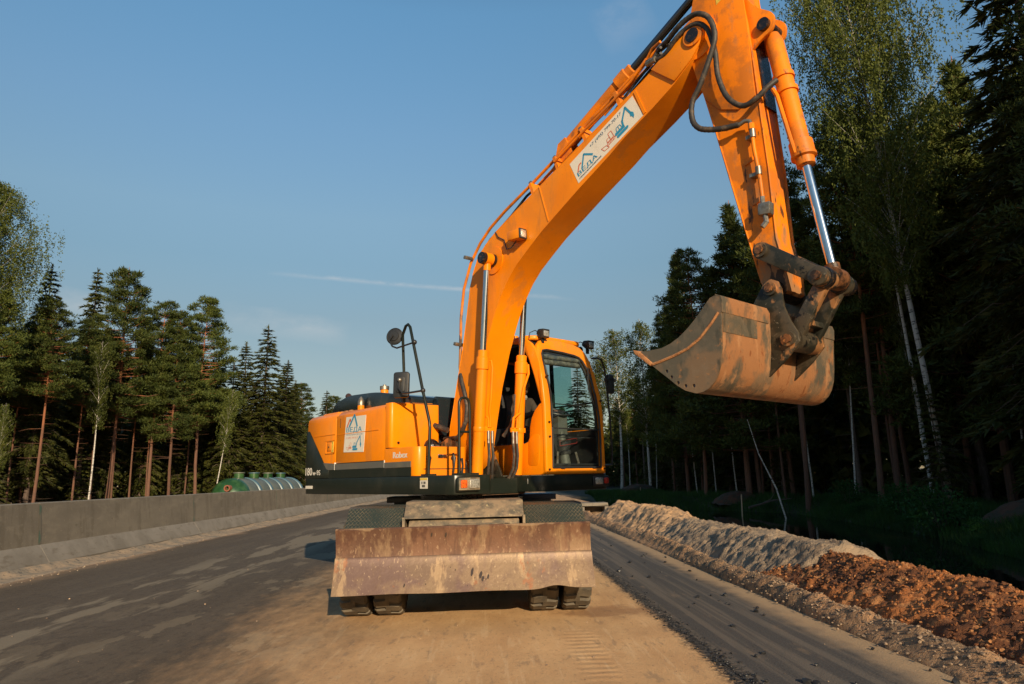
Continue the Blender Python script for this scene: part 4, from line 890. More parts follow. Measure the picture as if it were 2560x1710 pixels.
# ---- upper platform -------------------------------------------------
def rounded(poly, r, n=4):
    out = []; m = len(poly)
    for i, p in enumerate(poly):
        a = Vector(poly[i-1]); b = Vector(p[:2]); c = Vector(poly[(i+1) % m][:2]); rr = p[2] if len(p) > 2 else r
        a = Vector(a[:2]); u = (a-b); v = (c-b); rr = min(rr, u.length*.45, v.length*.45)
        if rr < 1e-4: out.append(tuple(b)); continue
        u.normalize(); v.normalize(); p0 = b+u*rr; p1 = b+v*rr
        for k in range(n+1):
            t = k/n; out.append(tuple(p0*(1-t)**2+b*2*t*(1-t)+p1*t*t))
    return out
def platform():
    pl = rounded([(-2.28, -1.215, .16), (1.305, -1.215, .16), (1.305, -.69, .06), (.55, -.69, .03), (.55, -.5, .02), (-2.28, -.5, .02)], .05)
    sk = U('right_skirt', MB().prism(pl, 1.205, 1.405, 'z'), dkgreen, bevel=.03)
    cw = rounded([(-1.49, -1.18, .02), (-2.16, -1.18, .14), (-2.32, -.5, .3), (-2.32, .5, .3), (-2.16, 1.18, .14), (-1.49, 1.18, .02)], .1, 8)
    c = U('counterweight', MB().prism(cw, 1.20, 2.06, 'z'), dkgreen, bevel=.05)
    U('counterweight_top', MB().prism([(a*.985, b*.985) for a, b in cw], 2.06, 2.30, 'z', [(a*.93 if a < -1.6 else a, b*.93) for a, b in cw]), orange, c, bevel=.04)
    U('deck', MB().prism([(-1.5, -.5), (.75, -.5), (.95, -.62), (.95, .1), (.6, .14), (-1.5, .14)], 1.19, 1.36, 'z'), dkgreen)
    U('cab_skirt', MB().prism(rounded([(-1.4, .0, .02), (.6, -.08, .1), (1.22, .02, .12), (1.32, .18, .12), (1.32, 1.19, .12), (-1.4, 1.19, .02)], .05), 1.20, 1.385, 'z'), dkgreen, bevel=.035)
    # pale stripe plate at the rear corner of skirt
    st = MB(); st.box(-2.17, -1.96, -1.2195, -1.216, 1.275, 1.315)
    U('reflector_strip', st, whitem, c)
    for dz in (0, .28, .16): U('rear_reflector', MB().box(-2.245, -2.225, -1.0, -.90, 1.75+dz, 1.85+dz), redlens if dz != .16 else whitem, c)
    # head lamp cluster, right
    hb = U('headlamp_bracket', MB().box(1.30, 1.345, -1.185, -.885, 1.235, 1.385), dkgreen, bevel=.02)
    U('headlamp_bezel', MB().box(1.34, 1.352, -1.17, -.90, 1.25, 1.375), dusty, hb, bevel=.004)
    U('headlight', MB().box(1.345, 1.372, -1.045, -.915, 1.268, 1.36), lens, hb, bevel=.012)
    U('indicator_lamp', MB().box(1.345, 1.370, -1.155, -1.075, 1.27, 1.355), amber, hb, bevel=.012)
    hb = U('headlamp_bracket', MB().box(1.315, 1.345, .88, 1.17, 1.235, 1.365), blackp, bevel=.02)
    U('headlight', MB().box(1.34, 1.368, .90, 1.03, 1.262, 1.345), lens, hb, bevel=.012)
    U('indicator_lamp', MB().box(1.34, 1.364, 1.06, 1.135, 1.27, 1.34), redlens, hb, bevel=.012)
    sl_ = U('side_marker_lamp', MB().box(1.12, 1.14, -.01, .07, 1.285, 1.355, Matrix.Rotation(R(-50), 3, 'Z')), lens, bevel=.008)
    # warning sticker on skirt side
    stt = U('warning_sticker', MB().box(.70, .845, -1.2185, -1.216, 1.27, 1.385), whitem, sk); U('sticker_header', MB().box(.702, .843, -1.2205, -1.2187, 1.36, 1.383), yellowm, sk)
    U('sticker_print', MB().box(.74, .80, -1.2205, -1.2187, 1.285, 1.31).box(.73, .75, -1.2205, -1.2187, 1.32, 1.345).box(.77, .81, -1.2205, -1.2187, 1.32, 1.345), greystripe, sk)
platform()

# ---- text and emblem helpers ----------------------------------------
def text_mesh(s, size=1.0):
    cu = bpy.data.curves.new('text', 'FONT'); cu.body = s; cu.size = size; cu.resolution_u = 3
    o = bpy.data.objects.new('text', cu); COL.objects.link(o); bpy.context.view_layer.update()
    me = bpy.data.meshes.new_from_object(o.evaluated_get(bpy.context.evaluated_depsgraph_get())); bpy.data.objects.remove(o); return me
def put_text(s, org, u, v, w_, h_, mat, parent, name='lettering', bold=0, shear=0):
    me = text_mesh(s); co = np.array([q.co[:] for q in me.vertices]); lo = co.min(0); hi = co.max(0)
    a = (co-lo)/np.maximum(hi-lo, 1e-6); a[:, 0] = a[:, 0]+shear*a[:, 1]*(h_/w_)
    u = np.array(u, float); v = np.array(v, float); n = np.cross(u, v)
    offs = [0] if not bold else [-bold, 0, bold]; V = []; F = []
    for k, b_ in enumerate(offs):
        P = np.array(org)+u*(a[:, :1]*w_+b_)+v*a[:, 1:2]*h_+n*(.0006*k); base = len(V); V += [tuple(p) for p in P]; F += [tuple(i+base for i in p.vertices) for p in me.polygons]
    m2 = bpy.data.meshes.new(name); m2.from_pydata(V, [], F); m2.materials.append(mat); bpy.data.meshes.remove(me)
    return U(name, m2, mat, parent)
def flat(polys, org, u, v, s, mat, parent, name, off=0.0):
    u = np.array(u, float); v = np.array(v, float); n = np.cross(u, v); mb = MB()
    for pl in polys:
        P = [np.array(org)+u*p[0]*s+v*p[1]*s+n*off for p in pl]; mb.add(P, [tuple(range(len(P)))])
    return U(name, mb.mesh(name, mat, recalc=False), mat, parent)
def bar(p, q, w_): 
    p = np.array(p, float); q = np.array(q, float); d = q-p; d /= np.linalg.norm(d); m = np.array([-d[1], d[0]])*w_/2; return [tuple(p-m), tuple(q-m), tuple(q+m), tuple(p+m)]
def digger_icon(org, u, v, s, parent):
    track = [(0, .05), (.05, 0), (.58, 0), (.64, .06), (.60, .13), (.04, .13)]
    body = [(-.02, .15), (.50, .15), (.50, .24), (.42, .24), (.42, .28), (.02, .28), (-.02, .24)]
    polys = [track, body, bar((.10, .28), (.14, .44), .03), bar((.14, .44), (.34, .44), .03), bar((.34, .44), (.38, .28), .03), bar((.24, .28), (.24, .44), .025),
             bar((.44, .22), (.50, .50), .09), bar((.49, .46), (.86, .86), .08), bar((.84, .88), (.95, .42), .085), [(.90, .42), (1.00, .46), (1.06, .36), (1.03, .22), (.96, .14), (.94, .26), (.88, .32)]]
    flat(polys, org, u, v, s, bluem, parent, 'digger_print', .0012)
def dozer_icon(org, u, v, s, parent):
    P = []
    def loop(pts, w_=.03):
        for i in range(len(pts)): P.append(bar(pts[i], pts[(i+1) % len(pts)], w_))
    loop([(0, .30), (.34, .22), (.46, .0), (.12, .05)]); loop([(.40, .12), (.95, .14), (1.0, .26), (.46, .28)]); loop([(.46, .30), (.70, .30), (.70, .48), (.50, .48)]); loop([(.70, .30), (.95, .32), (.93, .70), (.70, .70)])
    for k in range(4): P.append(bar((.50+.11*k, .16), (.56+.11*k, .25), .035))
    flat(P, org, u, v, s, redm, parent, 'bulldozer_print', .0012)

# ---- engine hood ------------------------------------------------------
def hood():
    prof = lambda d: [(-1.20+d, 2.17), (-1.185+d, 2.225), (-1.14+d, 2.265-d*.6), (-1.06, 2.288-d), (-.9, 2.30-d), (-.52, 2.31-d)]
    body = U('engine_bay', MB().prism([(-1.185, 1.40)]+prof(.016)+[(-.5, 1.40)], -2.1, .02, 'x'), blackp)
    def panel(name, x0, x1, zb, parent=None):
        p = [(-1.20, zb)]+prof(0); q = [(a+(.012 if i < 2 else 0), b-(.012 if i > 1 else 0)) for i, (a, b) in enumerate(p)]
        return U(name, MB().prism(p+q[::-1], x0, x1, 'x'), orange, parent, bevel=.004)
    a = panel('rear_side_door', -2.19, -1.335, 1.50); b = panel('middle_side_door', -1.322, -.072, 1.60)
    # pressed crease lines
    U('crease', MB().box(-1.98, -1.35, -1.206, -1.2005, 1.98, 1.988), orange, a); U('crease', MB().box(-1.31, -.22, -1.206, -1.2005, 1.967, 1.975), orange, b)
    fr = MB(); fr.box(-1.62, -1.37, -1.209, -1.2, 1.73, 1.745).box(-1.62, -1.37, -1.209, -1.2, 1.895, 1.91).box(-1.62, -1.605, -1.209, -1.2, 1.73, 1.91).box(-1.385, -1.37, -1.209, -1.2, 1.73, 1.91)
    lf = U('latch_recess', fr, orange, a); U('latch', MB().box(-1.57, -1.45, -1.212, -1.2, 1.77, 1.87), orange, lf, bevel=.01); U('keyhole', MB().cyl((-1.51, -1.216, 1.82), (-1.51, -1.21, 1.82), .012, 10), blackp, lf)
    U('warning_sticker', MB().box(-1.425, -1.375, -1.2145, -1.2095, 1.75, 1.89), yellowm, a)
    U('scrape_mark', MB().box(-1.215, -1.208, -1.2035, -1.2005, 2.06, 2.18), blackp, b)
    # dark corner fender and stripes on side
    U('dark_corner_panel', MB().prism([(-2.20, 2.06), (-2.20, 1.41), (-1.50, 1.41), (-1.50, 1.515), (-1.56, 1.53), (-1.665, 1.62), (-2.13, 2.07)], -1.216, -1.18), dkgreen, bevel=.006)
    g = U('grey_stripe', MB().prism([(-1.50, 1.518), (-1.333, 1.518), (-1.333, 1.598), (-1.66, 1.615), (-1.56, 1.53)], -1.214, -1.19), greystripe)
    U('stripe_section', MB().box(-1.322, -.074, -1.214, -1.19, 1.515, 1.592), greystripe, g); U('stripe_section', MB().box(-.064, .505, -1.2165, -1.19, 1.508, 1.572), greystripe, g)
    s2 = U('black_sill', MB().box(-1.497, -1.33, -1.214, -1.19, 1.408, 1.516), dkgreen); U('sill_section', MB().box(-1.325, -.072, -1.214, -1.19, 1.408, 1.513), dkgreen, s2); U('sill_section', MB().box(-.066, .51, -1.2165, -1.19, 1.408, 1.506), dkgreen, s2)
    for x, z1 in ((-1.329, 1.61), (-.069, 1.60)): U('bright_gap_strip', MB().box(x-.004, x+.004, -1.2155, -1.19, 1.515, z1), cream, g)
    # hydraulic tank block and lower tool box
    tk = U('fuel_tank', MB().prism(rounded([(-.062, -1.205, .004), (.055, -1.205, .06), (.055, -.505, .03), (-.062, -.505, .004)], .03, 6), 1.742, 2.275, 'z'), orange, bevel=.018)
    for y, z in ((-1.10, 1.80), (-.62, 1.77)): U('bolt', MB().cyl((.05, y, z), (.066, y, z), .016, 10), greasy, tk)
    tb = U('tool_box', MB().prism(rounded([(-.062, -1.21, .004), (.62, -1.21, .11), (.62, -.515, .05), (-.062, -.515, .004)], .03, 8), 1.408, 1.732, 'z'), orange, bevel=.016)
    U('box_seam', MB().box(.617, .624, -1.12, -.53, 1.478, 1.486), blackp, tb)
    U('grab_handle', MB().box(.618, .634, -.93, -.80, 1.60, 1.645), chrome, tb, bevel=.012); U('handle_slot', MB().box(.63, .637, -.905, -.83, 1.614, 1.632), blackp, tb)
    for y in (-1.06, -.72):
        lt = U('rubber_latch', MB().tube([(.63, y, 1.44), (.645, y, 1.50), (.65, y, 1.60), (.635, y, 1.66)], [.016, .012, .022, .01], 8).cyl((.62, y, 1.60), (.655, y, 1.60), .026, 12), blackp, tb)
    # black engine cover on top, pods and stacks
    U('engine_cover', MB().prism(rounded([(-2.02, 2.28, .01), (-1.90, 2.46, .12), (-1.5, 2.53, .3), (-.7, 2.50, .3), (-.15, 2.40, .08), (-.12, 2.28, .01)], .1, 6), -.94, -.05), gloss, bevel=.05, segs=3)
    U('rear_cover', MB().prism(rounded([(-.1, 1.9, .01), (-.1, 2.40, .08), (.0, 2.40, .1), (.02, 1.9, .01)], .05, 4), -.49, .12), gloss, bevel=.02)
    U('engine_bay_box', MB().box(-1.9, -.02, -.5, .13, 1.36, 2.30), blackp)
    pc = U('fuel_filler', MB().cyl((-.68, -.86, 2.28), (-.68, -.86, 2.53), .052, 20), orange, bevel=.006); U('filler_cap', MB().cyl((-.68, -.86, 2.53), (-.68, -.86, 2.575), .060, 20).cyl((-.68, -.86, 2.575), (-.68, -.86, 2.595), .02, 10), steel, pc)
    U('filler_label', MB().box(-.71, -.645, -.918, -.912, 2.38, 2.46), whitem, pc)
    pc = U('tank_breather', MB().cyl((-1.06, -.99, 2.27), (-1.06, -.99, 2.35), .045, 16), orange); U('breather_cap', MB().lathe([(.045, 0), (.045, .05), (.03, .09), (.01, .12)], (-1.06, -.99, 2.35), (0, 0, 1), 14), steel, pc)
    U('exhaust_pipe', MB().tube([(-1.80, -.75, 2.40), (-1.80, -.75, 2.50), (-1.84, -.74, 2.545), (-1.93, -.72, 2.58)], [.035, .035, .04, .045], 14), M('rusty_exhaust', (.09, .045, .03), .5, .4))
    for k in range(5): U('leaf_litter', MB().ball((-1.9+.13*k, -.96, 2.30), (.07, .04, .025), 8, 5), mudm, a)
    # lettering
    U_, V_ = (1, 0, 0), (0, 0, 1)
    put_text('180', (-2.185, -1.2175, 1.455), U_, V_, .20, .105, cream, a, 'model_number', .006); put_text('w-9S', (-1.965, -1.2175, 1.455), U_, V_, .235, .068, cream, a, 'model_suffix', .004)
    put_text('Robex', (.13, -1.2115, 1.615), U_, V_, .30, .07, cream, tb, 'series_name', .007)
    # company sticker on the door
    dc = U('company_sticker', MB().prism([(-1.105, 1.735), (-.585, 1.72), (-.535, 2.175), (-1.05, 2.185)], -1.2045, -1.2010), whitem, b)
    O = (-1.1, -1.2052, 1.74); u = np.array((1, 0, -.02)); v = np.array((.10, 0, 1)); s = .52
    flat([bar((.08, .60), (.225, .80), .05), bar((.225, .80), (.285, .70), .05)], O, u, v, s, redm, dc, 'emblem_orange')
    flat([bar((.20, .60), (.44, .90), .065), bar((.43, .90), (.61, .60), .065)], O, u, v, s, bluem, dc, 'emblem_blue', .0006)
    put_text('ВЕДА', np.array(O)+u*.035+v*.235, u, v, .40, .075, bluem, dc, 'company_name', .004); put_text('СТРОИТЕЛЬНАЯ КОМПАНИЯ', np.array(O)+u*.03+v*.205, u, v, .43, .02, navym, dc, 'company_line')
    put_text('+7 (495) 799-70-17', np.array(O)+u*.03+v*.155, u, v, .33, .03, redm, dc, 'phone_number')
    digger_icon(np.array(O)+u*.23+v*.015, u, v, .21, dc); dozer_icon(np.array(O)+u*.07+v*.02, u, v, .13, dc)
hood()

# ---- mirror pole and hand rail ---------------------------------------
def rails():
    y = -1.13
    pl = U('mirror_pole', MB().tube([(.73, y, 1.40), (.735, y, 1.47), (.76, y, 1.93), (.75, y, 2.0), (.62, y, 2.35), (.41, y, 2.96), (.345, y, 3.15), (.30, y, 3.19), (.25, y, 3.18), (.15, y+.02, 3.09), (.125, y+.04, 3.0), (.12, y+.06, 2.65), (.10, y+.08, 2.28)], .0175, 10), dkgreen)
    U('pole_foot', MB().box(.66, .80, y-.05, y+.06, 1.40, 1.425), dkgreen, pl)
    def ring(c, parent): return U('clamp', MB().ball(c, .03, 10, 8), blackp, parent)
    ring((.44, y, 2.95), pl); ring((.62, y, 2.36), pl)
    def basis(n): n = Vector(n).normalized(); a = n.cross(Vector((0, 0, 1))).normalized(); return n, a, a.cross(n)
    n = Vector((.55, -.80, .1)).normalized()
    c = Vector((-.01, y, 3.10)); rm = U('round_mirror', MB().lathe([(.10, -.03), (.108, -.022), (.108, -.006), (.098, .0), (.094, -.004), (.062, .002), (.058, .012), (.01, .013)], c, n, 28), blackp)
    U('mirror_arm', MB().tube([(.44, y, 2.95), (.1, y-.03, 2.93), (.03, y-.05, 2.96), (-.03, y-.06, 3.04), tuple(c+n*.04)], .011, 8), blackp, rm)
    n, a, b = basis((.55, -.80, .05)); c = Vector((.20, y-.02, 2.47)); mb = MB(); 
    def plate(w_, h_, d0, d1): 
        pts = rounded([(-w_, -h_), (w_, -h_), (w_, h_), (-w_, h_)], .035, 4); m = MB(); k = len(pts)
        vs = [c+a*p[0]+b*p[1]+n*d for d in (d0, d1) for p in pts]; return m.add(vs, [tuple(range(k)), tuple(range(k, 2*k))]+[(i, (i+1) % k, (i+1) % k+k, i+k) for i in range(k)])
    sm = U('square_mirror', plate(.098, .155, -.02, .03), blackp, bevel=.012); U('mirror_back', plate(.055, .10, .02, .045), blackp, sm, bevel=.01)
    U('mirror_joint', MB().ball(tuple(c+n*.06+b*.05), .028), steel, sm); U('mirror_arm', MB().tube([(.62, y, 2.36), (.42, y-.04, 2.355), (.30, y-.07, 2.36), tuple(c+n*.08-b*.05), tuple(c+n*.06+b*.05)], .012, 8), blackp, sm)
    p = [(1.12, -1.0, 1.40), (1.12, -1.0, 2.16), (1.125, -.99, 2.21), (1.15, -.965, 2.245), (1.17, -.92, 2.25), (1.19, -.88, 2.24), (1.2, -.855, 2.20), (1.2, -.85, 2.15), (1.2, -.85, 1.40)]
    p = [(1.2, a_, z) for (x, a_, z) in [(0, -1.055, 1.40), (0, -1.055, 2.12), (0, -1.05, 2.18), (0, -1.03, 2.215), (0, -.99, 2.23), (0, -.95, 2.225), (0, -.925, 2.20), (0, -.915, 2.16), (0, -.91, 2.1), (0, -.91, 1.40)]]
    hr = U('hand_rail', MB().tube(p, .0155, 10).cyl((1.2, -1.055, 1.86), (1.2, -.91, 1.86), .013, 8), dkgreen); U('rail_foot', MB().box(1.15, 1.26, -1.12, -.84, 1.40, 1.425), dkgreen, hr)
    lt = U('rubber_latch_strap', MB().tube([(1.235, -1.05, 1.42), (1.24, -1.04, 1.5), (1.235, -1.05, 1.58)], [.015, .01, .015], 6), blackp, hr)
rails()

# ---- boom ----------------------------------------------------------------
YB = -.27
def boom():
    top = [(.16, 1.62), (.22, 1.95), (.37, 2.49), (.50, 2.95), (.585, 3.32), (.66, 3.66), (.72, 3.84), (.82, 4.02), (.97, 4.14), (1.16, 4.245), (1.55, 4.405), (2.03, 4.59), (2.41, 4.735), (2.93, 4.935), (3.43, 5.13), (3.80, 5.30), (3.97, 5.385), (4.05, 5.40), (4.13, 5.36), (4.15, 5.27), (4.11, 5.20)]
    bot = [(4.0, 5.075), (3.79, 4.935), (3.52, 4.80), (3.17, 4.645), (2.97, 4.535), (2.53, 4.325), (2.17, 4.14), (1.95, 4.025), (1.75, 3.90), (1.53, 3.755), (1.38, 3.62), (1.25, 3.46), (1.15, 3.31), (1.08, 3.18), (.93, 2.86), (.78, 2.45), (.68, 2.08), (.60, 1.75), (.52, 1.56), (.40, 1.48), (.26, 1.50)]
    poly = top+bot; w_ = .195
    b = U('boom', MB().prism(poly, YB-w_, YB+w_), orange)
    # proud side plates edge flanges (top strip)
    lip = MB()
    for s in (-1, 1): lip.tube([(x-.0, YB+s*(w_-.004), z) for x, z in top[1:17]], .008, 6)
    U('weld_bead', lip, orange, b)
    U('plate_seam', MB().box(1.995, 2.01, YB-w_-.006, YB-w_+.004, 4.10, 4.565, Matrix.Rotation(R(-16), 3, 'Y')), orange, b)
    U('plate_seam', MB().box(3.37, 3.40, YB-w_-.008, YB-w_+.004, 4.78, 5.08, Matrix.Rotation(R(-20), 3, 'Y')), orange, b)
    # boss plates
    U('boom_boss', MB().cyl((1.13, YB-w_-.012, 3.90), (1.13, YB+w_+.012, 3.90), .165, 32), orange, b)
    U('boom_pin', MB().cyl((1.13, YB-.40, 3.90), (1.13, YB+.40, 3.90), .055, 20), greasy, b)
    for s in (-1, 1): U('pin_collar', MB().cyl((1.13, YB+s*.195, 3.90), (1.13, YB+s*.24, 3.90), .075, 20).cyl((1.13, YB+s*.345, 3.90), (1.13, YB+s*.395, 3.90), .07, 20), greasy, b)
    U('tip_boss', MB().cyl((4.04, YB-.235, 5.285), (4.04, YB+.235, 5.285), .10, 28), orange_worn, b); U('tip_pin', MB().cyl((4.04, YB-.245, 5.285), (4.04, YB+.245, 5.285), .066, 24), greasy, b)
    U('tip_cheek', MB().prism([(3.55, 5.19), (3.80, 5.31), (3.97, 5.39), (4.13, 5.36), (4.15, 5.25), (4.0, 5.08), (3.80, 4.95)], YB-w_-.022, YB-w_), orange, b, bevel=.006)
    U('foot_bearing', MB().cyl((.36, YB-.26, 1.60), (.36, YB+.26, 1.60), .12, 24), greasy, b)
    # work lamp on boom
    lp = U('boom_work_lamp', MB().prism([(1.50, 4.02), (1.705, 4.00), (1.715, 4.115), (1.50, 4.125)], YB-w_-.115, YB-w_-.005), orange, b, bevel=.012)
    lp.name = 'work_lamp_housing'
    U('lamp_rim', MB().box(1.70, 1.722, YB-w_-.118, YB-w_-.005, 3.995, 4.118, Matrix.Rotation(R(-3), 3, 'Y')), blackp, b, bevel=.01); U('lamp_glass', MB().box(1.715, 1.728, YB-w_-.102, YB-w_-.022, 4.01, 4.10, Matrix.Rotation(R(-3), 3, 'Y')), lens, b, bevel=.006)
    U('lamp_cable', MB().tube([(1.60, YB-w_-.05, 4.02), (1.50, YB-w_-.05, 3.95), (1.38, YB-w_-.02, 3.97), (1.33, YB-w_-.01, 4.10), (1.22, YB-w_-.01, 4.17), (1.16, YB-w_, 4.25)], .007, 6), rubber, b)
    # sticker
    O = np.array((2.535, YB-w_-.0022, 4.385)); u = np.array((.9135, 0, .4068)); u /= np.linalg.norm(u); v = np.array((-u[2], 0, u[0])); L_ = .965; Hh = .285
    st = MB(); P = [O, O+u*L_, O+u*L_+v*Hh, O+v*Hh]; st.add([tuple(p) for p in P]+[tuple(p+np.array((0, .002, 0))) for p in P], [(0, 1, 2, 3), (7, 6, 5, 4), (0, 4, 5, 1), (1, 5, 6, 2), (2, 6, 7, 3), (3, 7, 4, 0)])
    dc = U('company_sticker', st, whitem, b); Q = O+np.array((0, -.0012, 0))
    def T(s, uu, vv, w2, h2, m, nm, sh=0, bo=.0015): put_text(s, Q+u*uu+v*vv, u, v, w2, h2, m, b, nm, shear=sh, bold=bo)
    flat([bar((.045, .105), (.10, .175), .016), bar((.10, .175), (.135, .175), .016)], Q, u, v, 1, redm, b, 'emblem_orange')
    flat([bar((.115, .11), (.205, .235), .020), bar((.200, .235), (.300, .135), .022)], Q, u, v, 1, bluem, b, 'emblem_blue', .0006)
    T('ВЕДА', .035, .052, .30, .06, bluem, 'company_name', 0, .003); T('СТРОИТЕЛЬНАЯ КОМПАНИЯ', .035, .025, .34, .016, navym, 'company_line')
    T('+7 (495) 799-70-17', .30, .215, .47, .042, navym, 'phone_number', .25)
    digger_icon(Q+u*.62+v*.03, u, v, .26, b); dozer_icon(Q+u*.41+v*.035, u, v, .20, b)
boom()

def hyd_cyl(name, a, b, split, rb, rr, parent=None, yy=YB, headlen=.16):
    A = Vector((a[0], yy, a[1])); B = Vector((b[0], yy, b[1])); d = (B-A).normalized(); S_ = A+d*split
    c = U(name, MB().lathe([(rb*.96, .03), (rb, .05), (rb, split-headlen)], A, d, 24), orange, parent)
    return A, B, d, S_, c
def boom_cyls():
    for s in (-1, 1):
        y = YB+s*.30; a = (.875, 1.30); b = (1.13, 3.90)
        A, B, d, S_, c = hyd_cyl('boom_cylinder', a, b, 1.47, .066, .034, None, y)
        L_ = (B-A).length
        U('cylinder_head', MB().lathe([(.066, 1.30), (.078, 1.31), (.078, 1.44), (.064, 1.45), (.064, 1.52), (.05, 1.53)], A, d, 24), orange, c)
        U('cylinder_rod', MB().cyl(A+d*1.4, A+d*(L_-.12), .037, 20), chrome, c)
        U('rod_eye', MB().cyl(A+d*(L_-.14), A+d*(L_-.05), .045, 16).cyl((B.x, y-.05, B.z), (B.x, y+.05, B.z), .075, 20), orange, c)
        U('cylinder_foot', MB().lathe([(.05, -.02), (.06, .0), (.068, .10)], A, d, 20).cyl((A.x, y-.07, A.z-.02), (A.x, y+.07, A.z-.02), .07, 16), greasy, c)
        q = A+d*.62
        U('pipe_clamp', MB().tube([q-d*.028, q+d*.028], .071, 24).box(q.x+.03, q.x+.06, y+(-.16 if s > 0 else .02), y+(.06 if s > 0 else .17), q.z-.028, q.z+.028), orange, c, bevel=.003)
        # feed pipes and hoses between the cylinders
        iy = y-s*.105; fx = A.x+.09
        h = A+d*1.40
        pp = [(h.x+.02, y-s*.06, h.z), (h.x+.05, y-s*.09, h.z+.01), (h.x+.055, y-s*.10, h.z-.08), (q.x+.13, iy+s*.03, q.z+.36), (q.x+.085, iy+s*.02, q.z+.20), (q.x+.075, iy, q.z+.14), (q.x+.06, iy-s*.01, q.z+.02)] if s < 0 else \
             [(h.x+.02, y+.05, h.z), (h.x+.06, y+.06, h.z+.01), (h.x+.07, y+.055, h.z-.10), (h.x+.06, y-.02, h.z-.28), (q.x+.09, y-.035, q.z+.30), (q.x+.085, y-.05, q.z+.20), (q.x+.08, y-.10, q.z+.17), (q.x+.07, iy-.03, q.z+.14), (q.x+.06, iy-.04, q.z+.02)]
        U('feed_pipe', MB().tube(pp, .015, 8), orange, c); U('feed_pipe', MB().tube([(q.x+.06, y-s*.05, q.z+.14), (q.x+.07, y-s*.075, q.z+.13), (q.x+.065, y-s*.085, q.z+.02)], .013, 8), orange, c)
        for k in (0, 1):
            hy = y-s*(.085+.055*k); x0 = q.x+.06
            U('hose_ferrule', MB().cyl((x0, hy, q.z-.02), (x0, hy, q.z-.16), .0185, 10), steel, c)
            U('hose', MB().tube([(x0, hy, q.z-.15), (x0+.01, hy, q.z-.30), (x0-.01, hy+s*.0, q.z-.44), (x0-.05, hy-s*.03, q.z-.55), (x0-.14, hy-s*.06, q.z-.62), (x0-.3, hy-s*.06, q.z-.60)], .0175, 8), rubber, c)
    # dark swing bracket and bearings behind the cylinder feet
    U('boom_bracket', MB().prism([(-.1, 1.36), (-.1, 1.72), (.25, 1.86), (.45, 1.80), (.66, 1.45), (.70, 1.36), (.70, 1.2), (-.1, 1.2)], YB-.26, YB-.225).prism([(-.1, 1.36), (-.1, 1.72), (.25, 1.86), (.45, 1.80), (.66, 1.45), (.70, 1.36), (.70, 1.2), (-.1, 1.2)], YB+.225, YB+.26), linkm, bevel=.008)
    U('hose_bundle', MB().tube([(.2, YB-.33, 1.62), (-.05, YB-.38, 1.85), (-.1, YB-.36, 2.0), (.05, YB-.30, 2.02), (.25, YB-.25, 1.95)], .035, 10).tube([(.25, YB-.40, 1.45), (.1, YB-.42, 1.62), (-.05, YB-.42, 1.72)], .05, 10).tube([(.35, YB-.33, 1.5), (.2, YB-.35, 1.75), (.0, YB-.36, 1.80), (-.08, YB-.34, 1.6)], .03, 10), rubber)
    U('swing_motor', MB().cyl((.05, YB-.36, 1.36), (.05, YB-.36, 1.75), .11, 18).ball((.05, YB-.36, 1.75), .11), greasy)
    U('frame_front', MB().box(.80, .93, YB-.42, YB+.40, 1.17, 1.31), M('soil_caked_frame', (.16, .09, .05), .9, mixes=[((.08, .05, .03), 9, .45, .6)]), bevel=.02)
boom_cyls()

